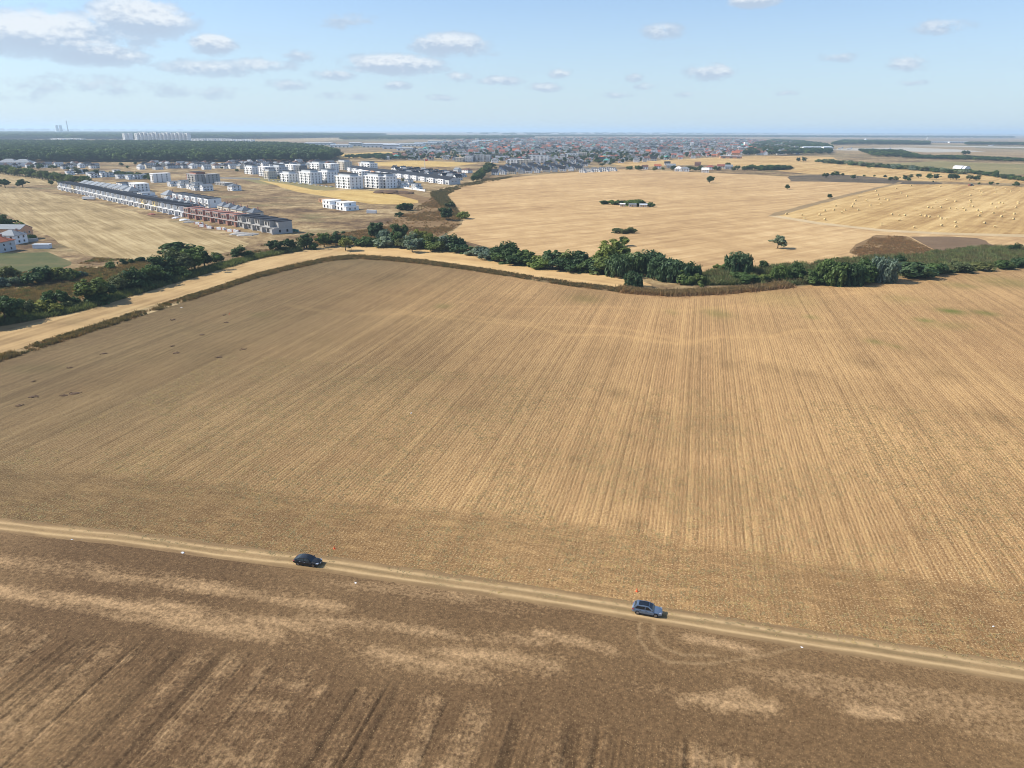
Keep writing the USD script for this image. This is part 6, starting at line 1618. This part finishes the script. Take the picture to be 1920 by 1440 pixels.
# --- small things lying in the fields
for i, (x, y, lb) in enumerate([(627, 1029, 'just above the black car'), (1194, 1109, 'just above the blue-grey car'), (430, 589, 'far out at the top of the stubble field')]):
    put(x, y, 'marker', lambda: [('cone', trimesh.creation.revolve([[0, .75], [.04, .75], [.17, .05], [0, .05]], sections=16), orange_plastic), ('base', box(-.25, .25, -.25, .25, 0, .05), orange_plastic), ('stripe', trimesh.creation.revolve([[.118, .30], [.098, .44], [.085, .44], [.105, .30]], sections=16), paper)], 'marker_cone', f'small orange marker cone {lb}', 'marker', .3 * i, None, .8)


def scrap(seed):
    r = np.random.default_rng(seed)
    g = trimesh.creation.icosphere(2, 1.0)
    g.vertices = g.vertices * (1 + .9 * (meshkit.fbm(g.vertices * 2.3 + seed, 3, seed)[:, None] - .5)) * [.34, .22, .10] + [0, 0, .1]
    return [('sheet', g, paper), ('fold', (lambda m: (m.apply_transform(trimesh.transformations.rotation_matrix(.5, [1, .3, 0])), m.apply_translation([.25, .1, .12]), m)[2])(box(-.16, .16, -.12, .12, 0, .015)), paper)]


for i, (x, y, lb, s_) in enumerate([(1505, 1243, 'in the ploughed field right of the blue-grey car', 1.2), (1357, 1391, 'in the furrows near the bottom edge', 1.6), (667, 1094, 'below the track right of the black car', 1.5), (343, 1037, 'long and flat on the lower edge of the track', 1.7), (135, 1012, 'below the track at far left', 1.0), (372, 1359, 'in the furrows at lower left', 1.2), (1503, 1214, 'just below the track at right', .9), (340, 577, 'on the weed bank at left', 2.0), (771, 775, 'in the middle of the stubble field', 1.3), (1030, 1068, 'on the headland above the track', .7), (1030, 1210, 'small, on the pale soil band', .6), (1745, 1311, 'small, in the ploughed field at lower right', .9), (1700, 1283, 'small, left of the lower right corner', .8), (1804, 1364, 'small, near the lower right corner', .9), (1862, 1175, 'above the track at the right edge', .9)]):
    put(x, y, ('scrap', i % 4), lambda k=i % 4: scrap(k), 'litter', f'crumpled white litter scrap {lb}', 'litter', i * .9, None, s_ * .55)
for i, (x, y, r0) in enumerate([(63, 744, 2.0), (140, 738, 2.3), (330, 662, 1.8), (378, 628, 1.6), (323, 649, 1.4), (411, 670, 1.7), (457, 655, 1.5), (425, 605, 1.4), (420, 591, 1.1), (35, 761, 1.4), (196, 663, 1.6), (325, 600, 1.4), (120, 742, 1.6), (62, 716, .9), (132, 690, 1.2)]):
    r0 *= .6
    g0 = heap(40 + i, r0, .25)
    thing('soil_heap', [('pile', g0, soil_heap), ('clod', cat(*[trimesh.creation.icosphere(0, .16 + .14 * rb.random()).apply_translation([rb.uniform(-1.3, 1.3) * r0, rb.uniform(-1, 1) * r0, .08]) for _ in range(5)]), soil_heap)], at(x, y), .35, label=f'low dark earth heap, {nth(sorted([63, 140, 330, 378, 323, 411, 457, 425, 420, 35, 196, 325, 120, 62, 132]).index(x))} from left in the stubble', cat='soil heap', group='dug earth heaps in the left of the stubble field')

# ------------------------------------------------------------------ haze
g = Mat()
vol = g('principled_volume', color=(.70, .875, 1.0), density=6.5e-5, anisotropy=.15)
haze = g.done('haze_look', volume=vol.volume)
hb = box(-75000, 75000, -75000, 75000, -1.5, 162)
obj('haze', hb, haze, kind='stuff', label='thin blue haze over the plain', cat='haze')

# ------------------------------------------------------------------ look-alikes are counted from the left
for (lb, _), found in RANKED.items():
    for i, (_, p) in enumerate(sorted(found, key=lambda q: q[0])):
        p.SetCustomDataByKey('label', lb.replace('{n}', nth(i)))
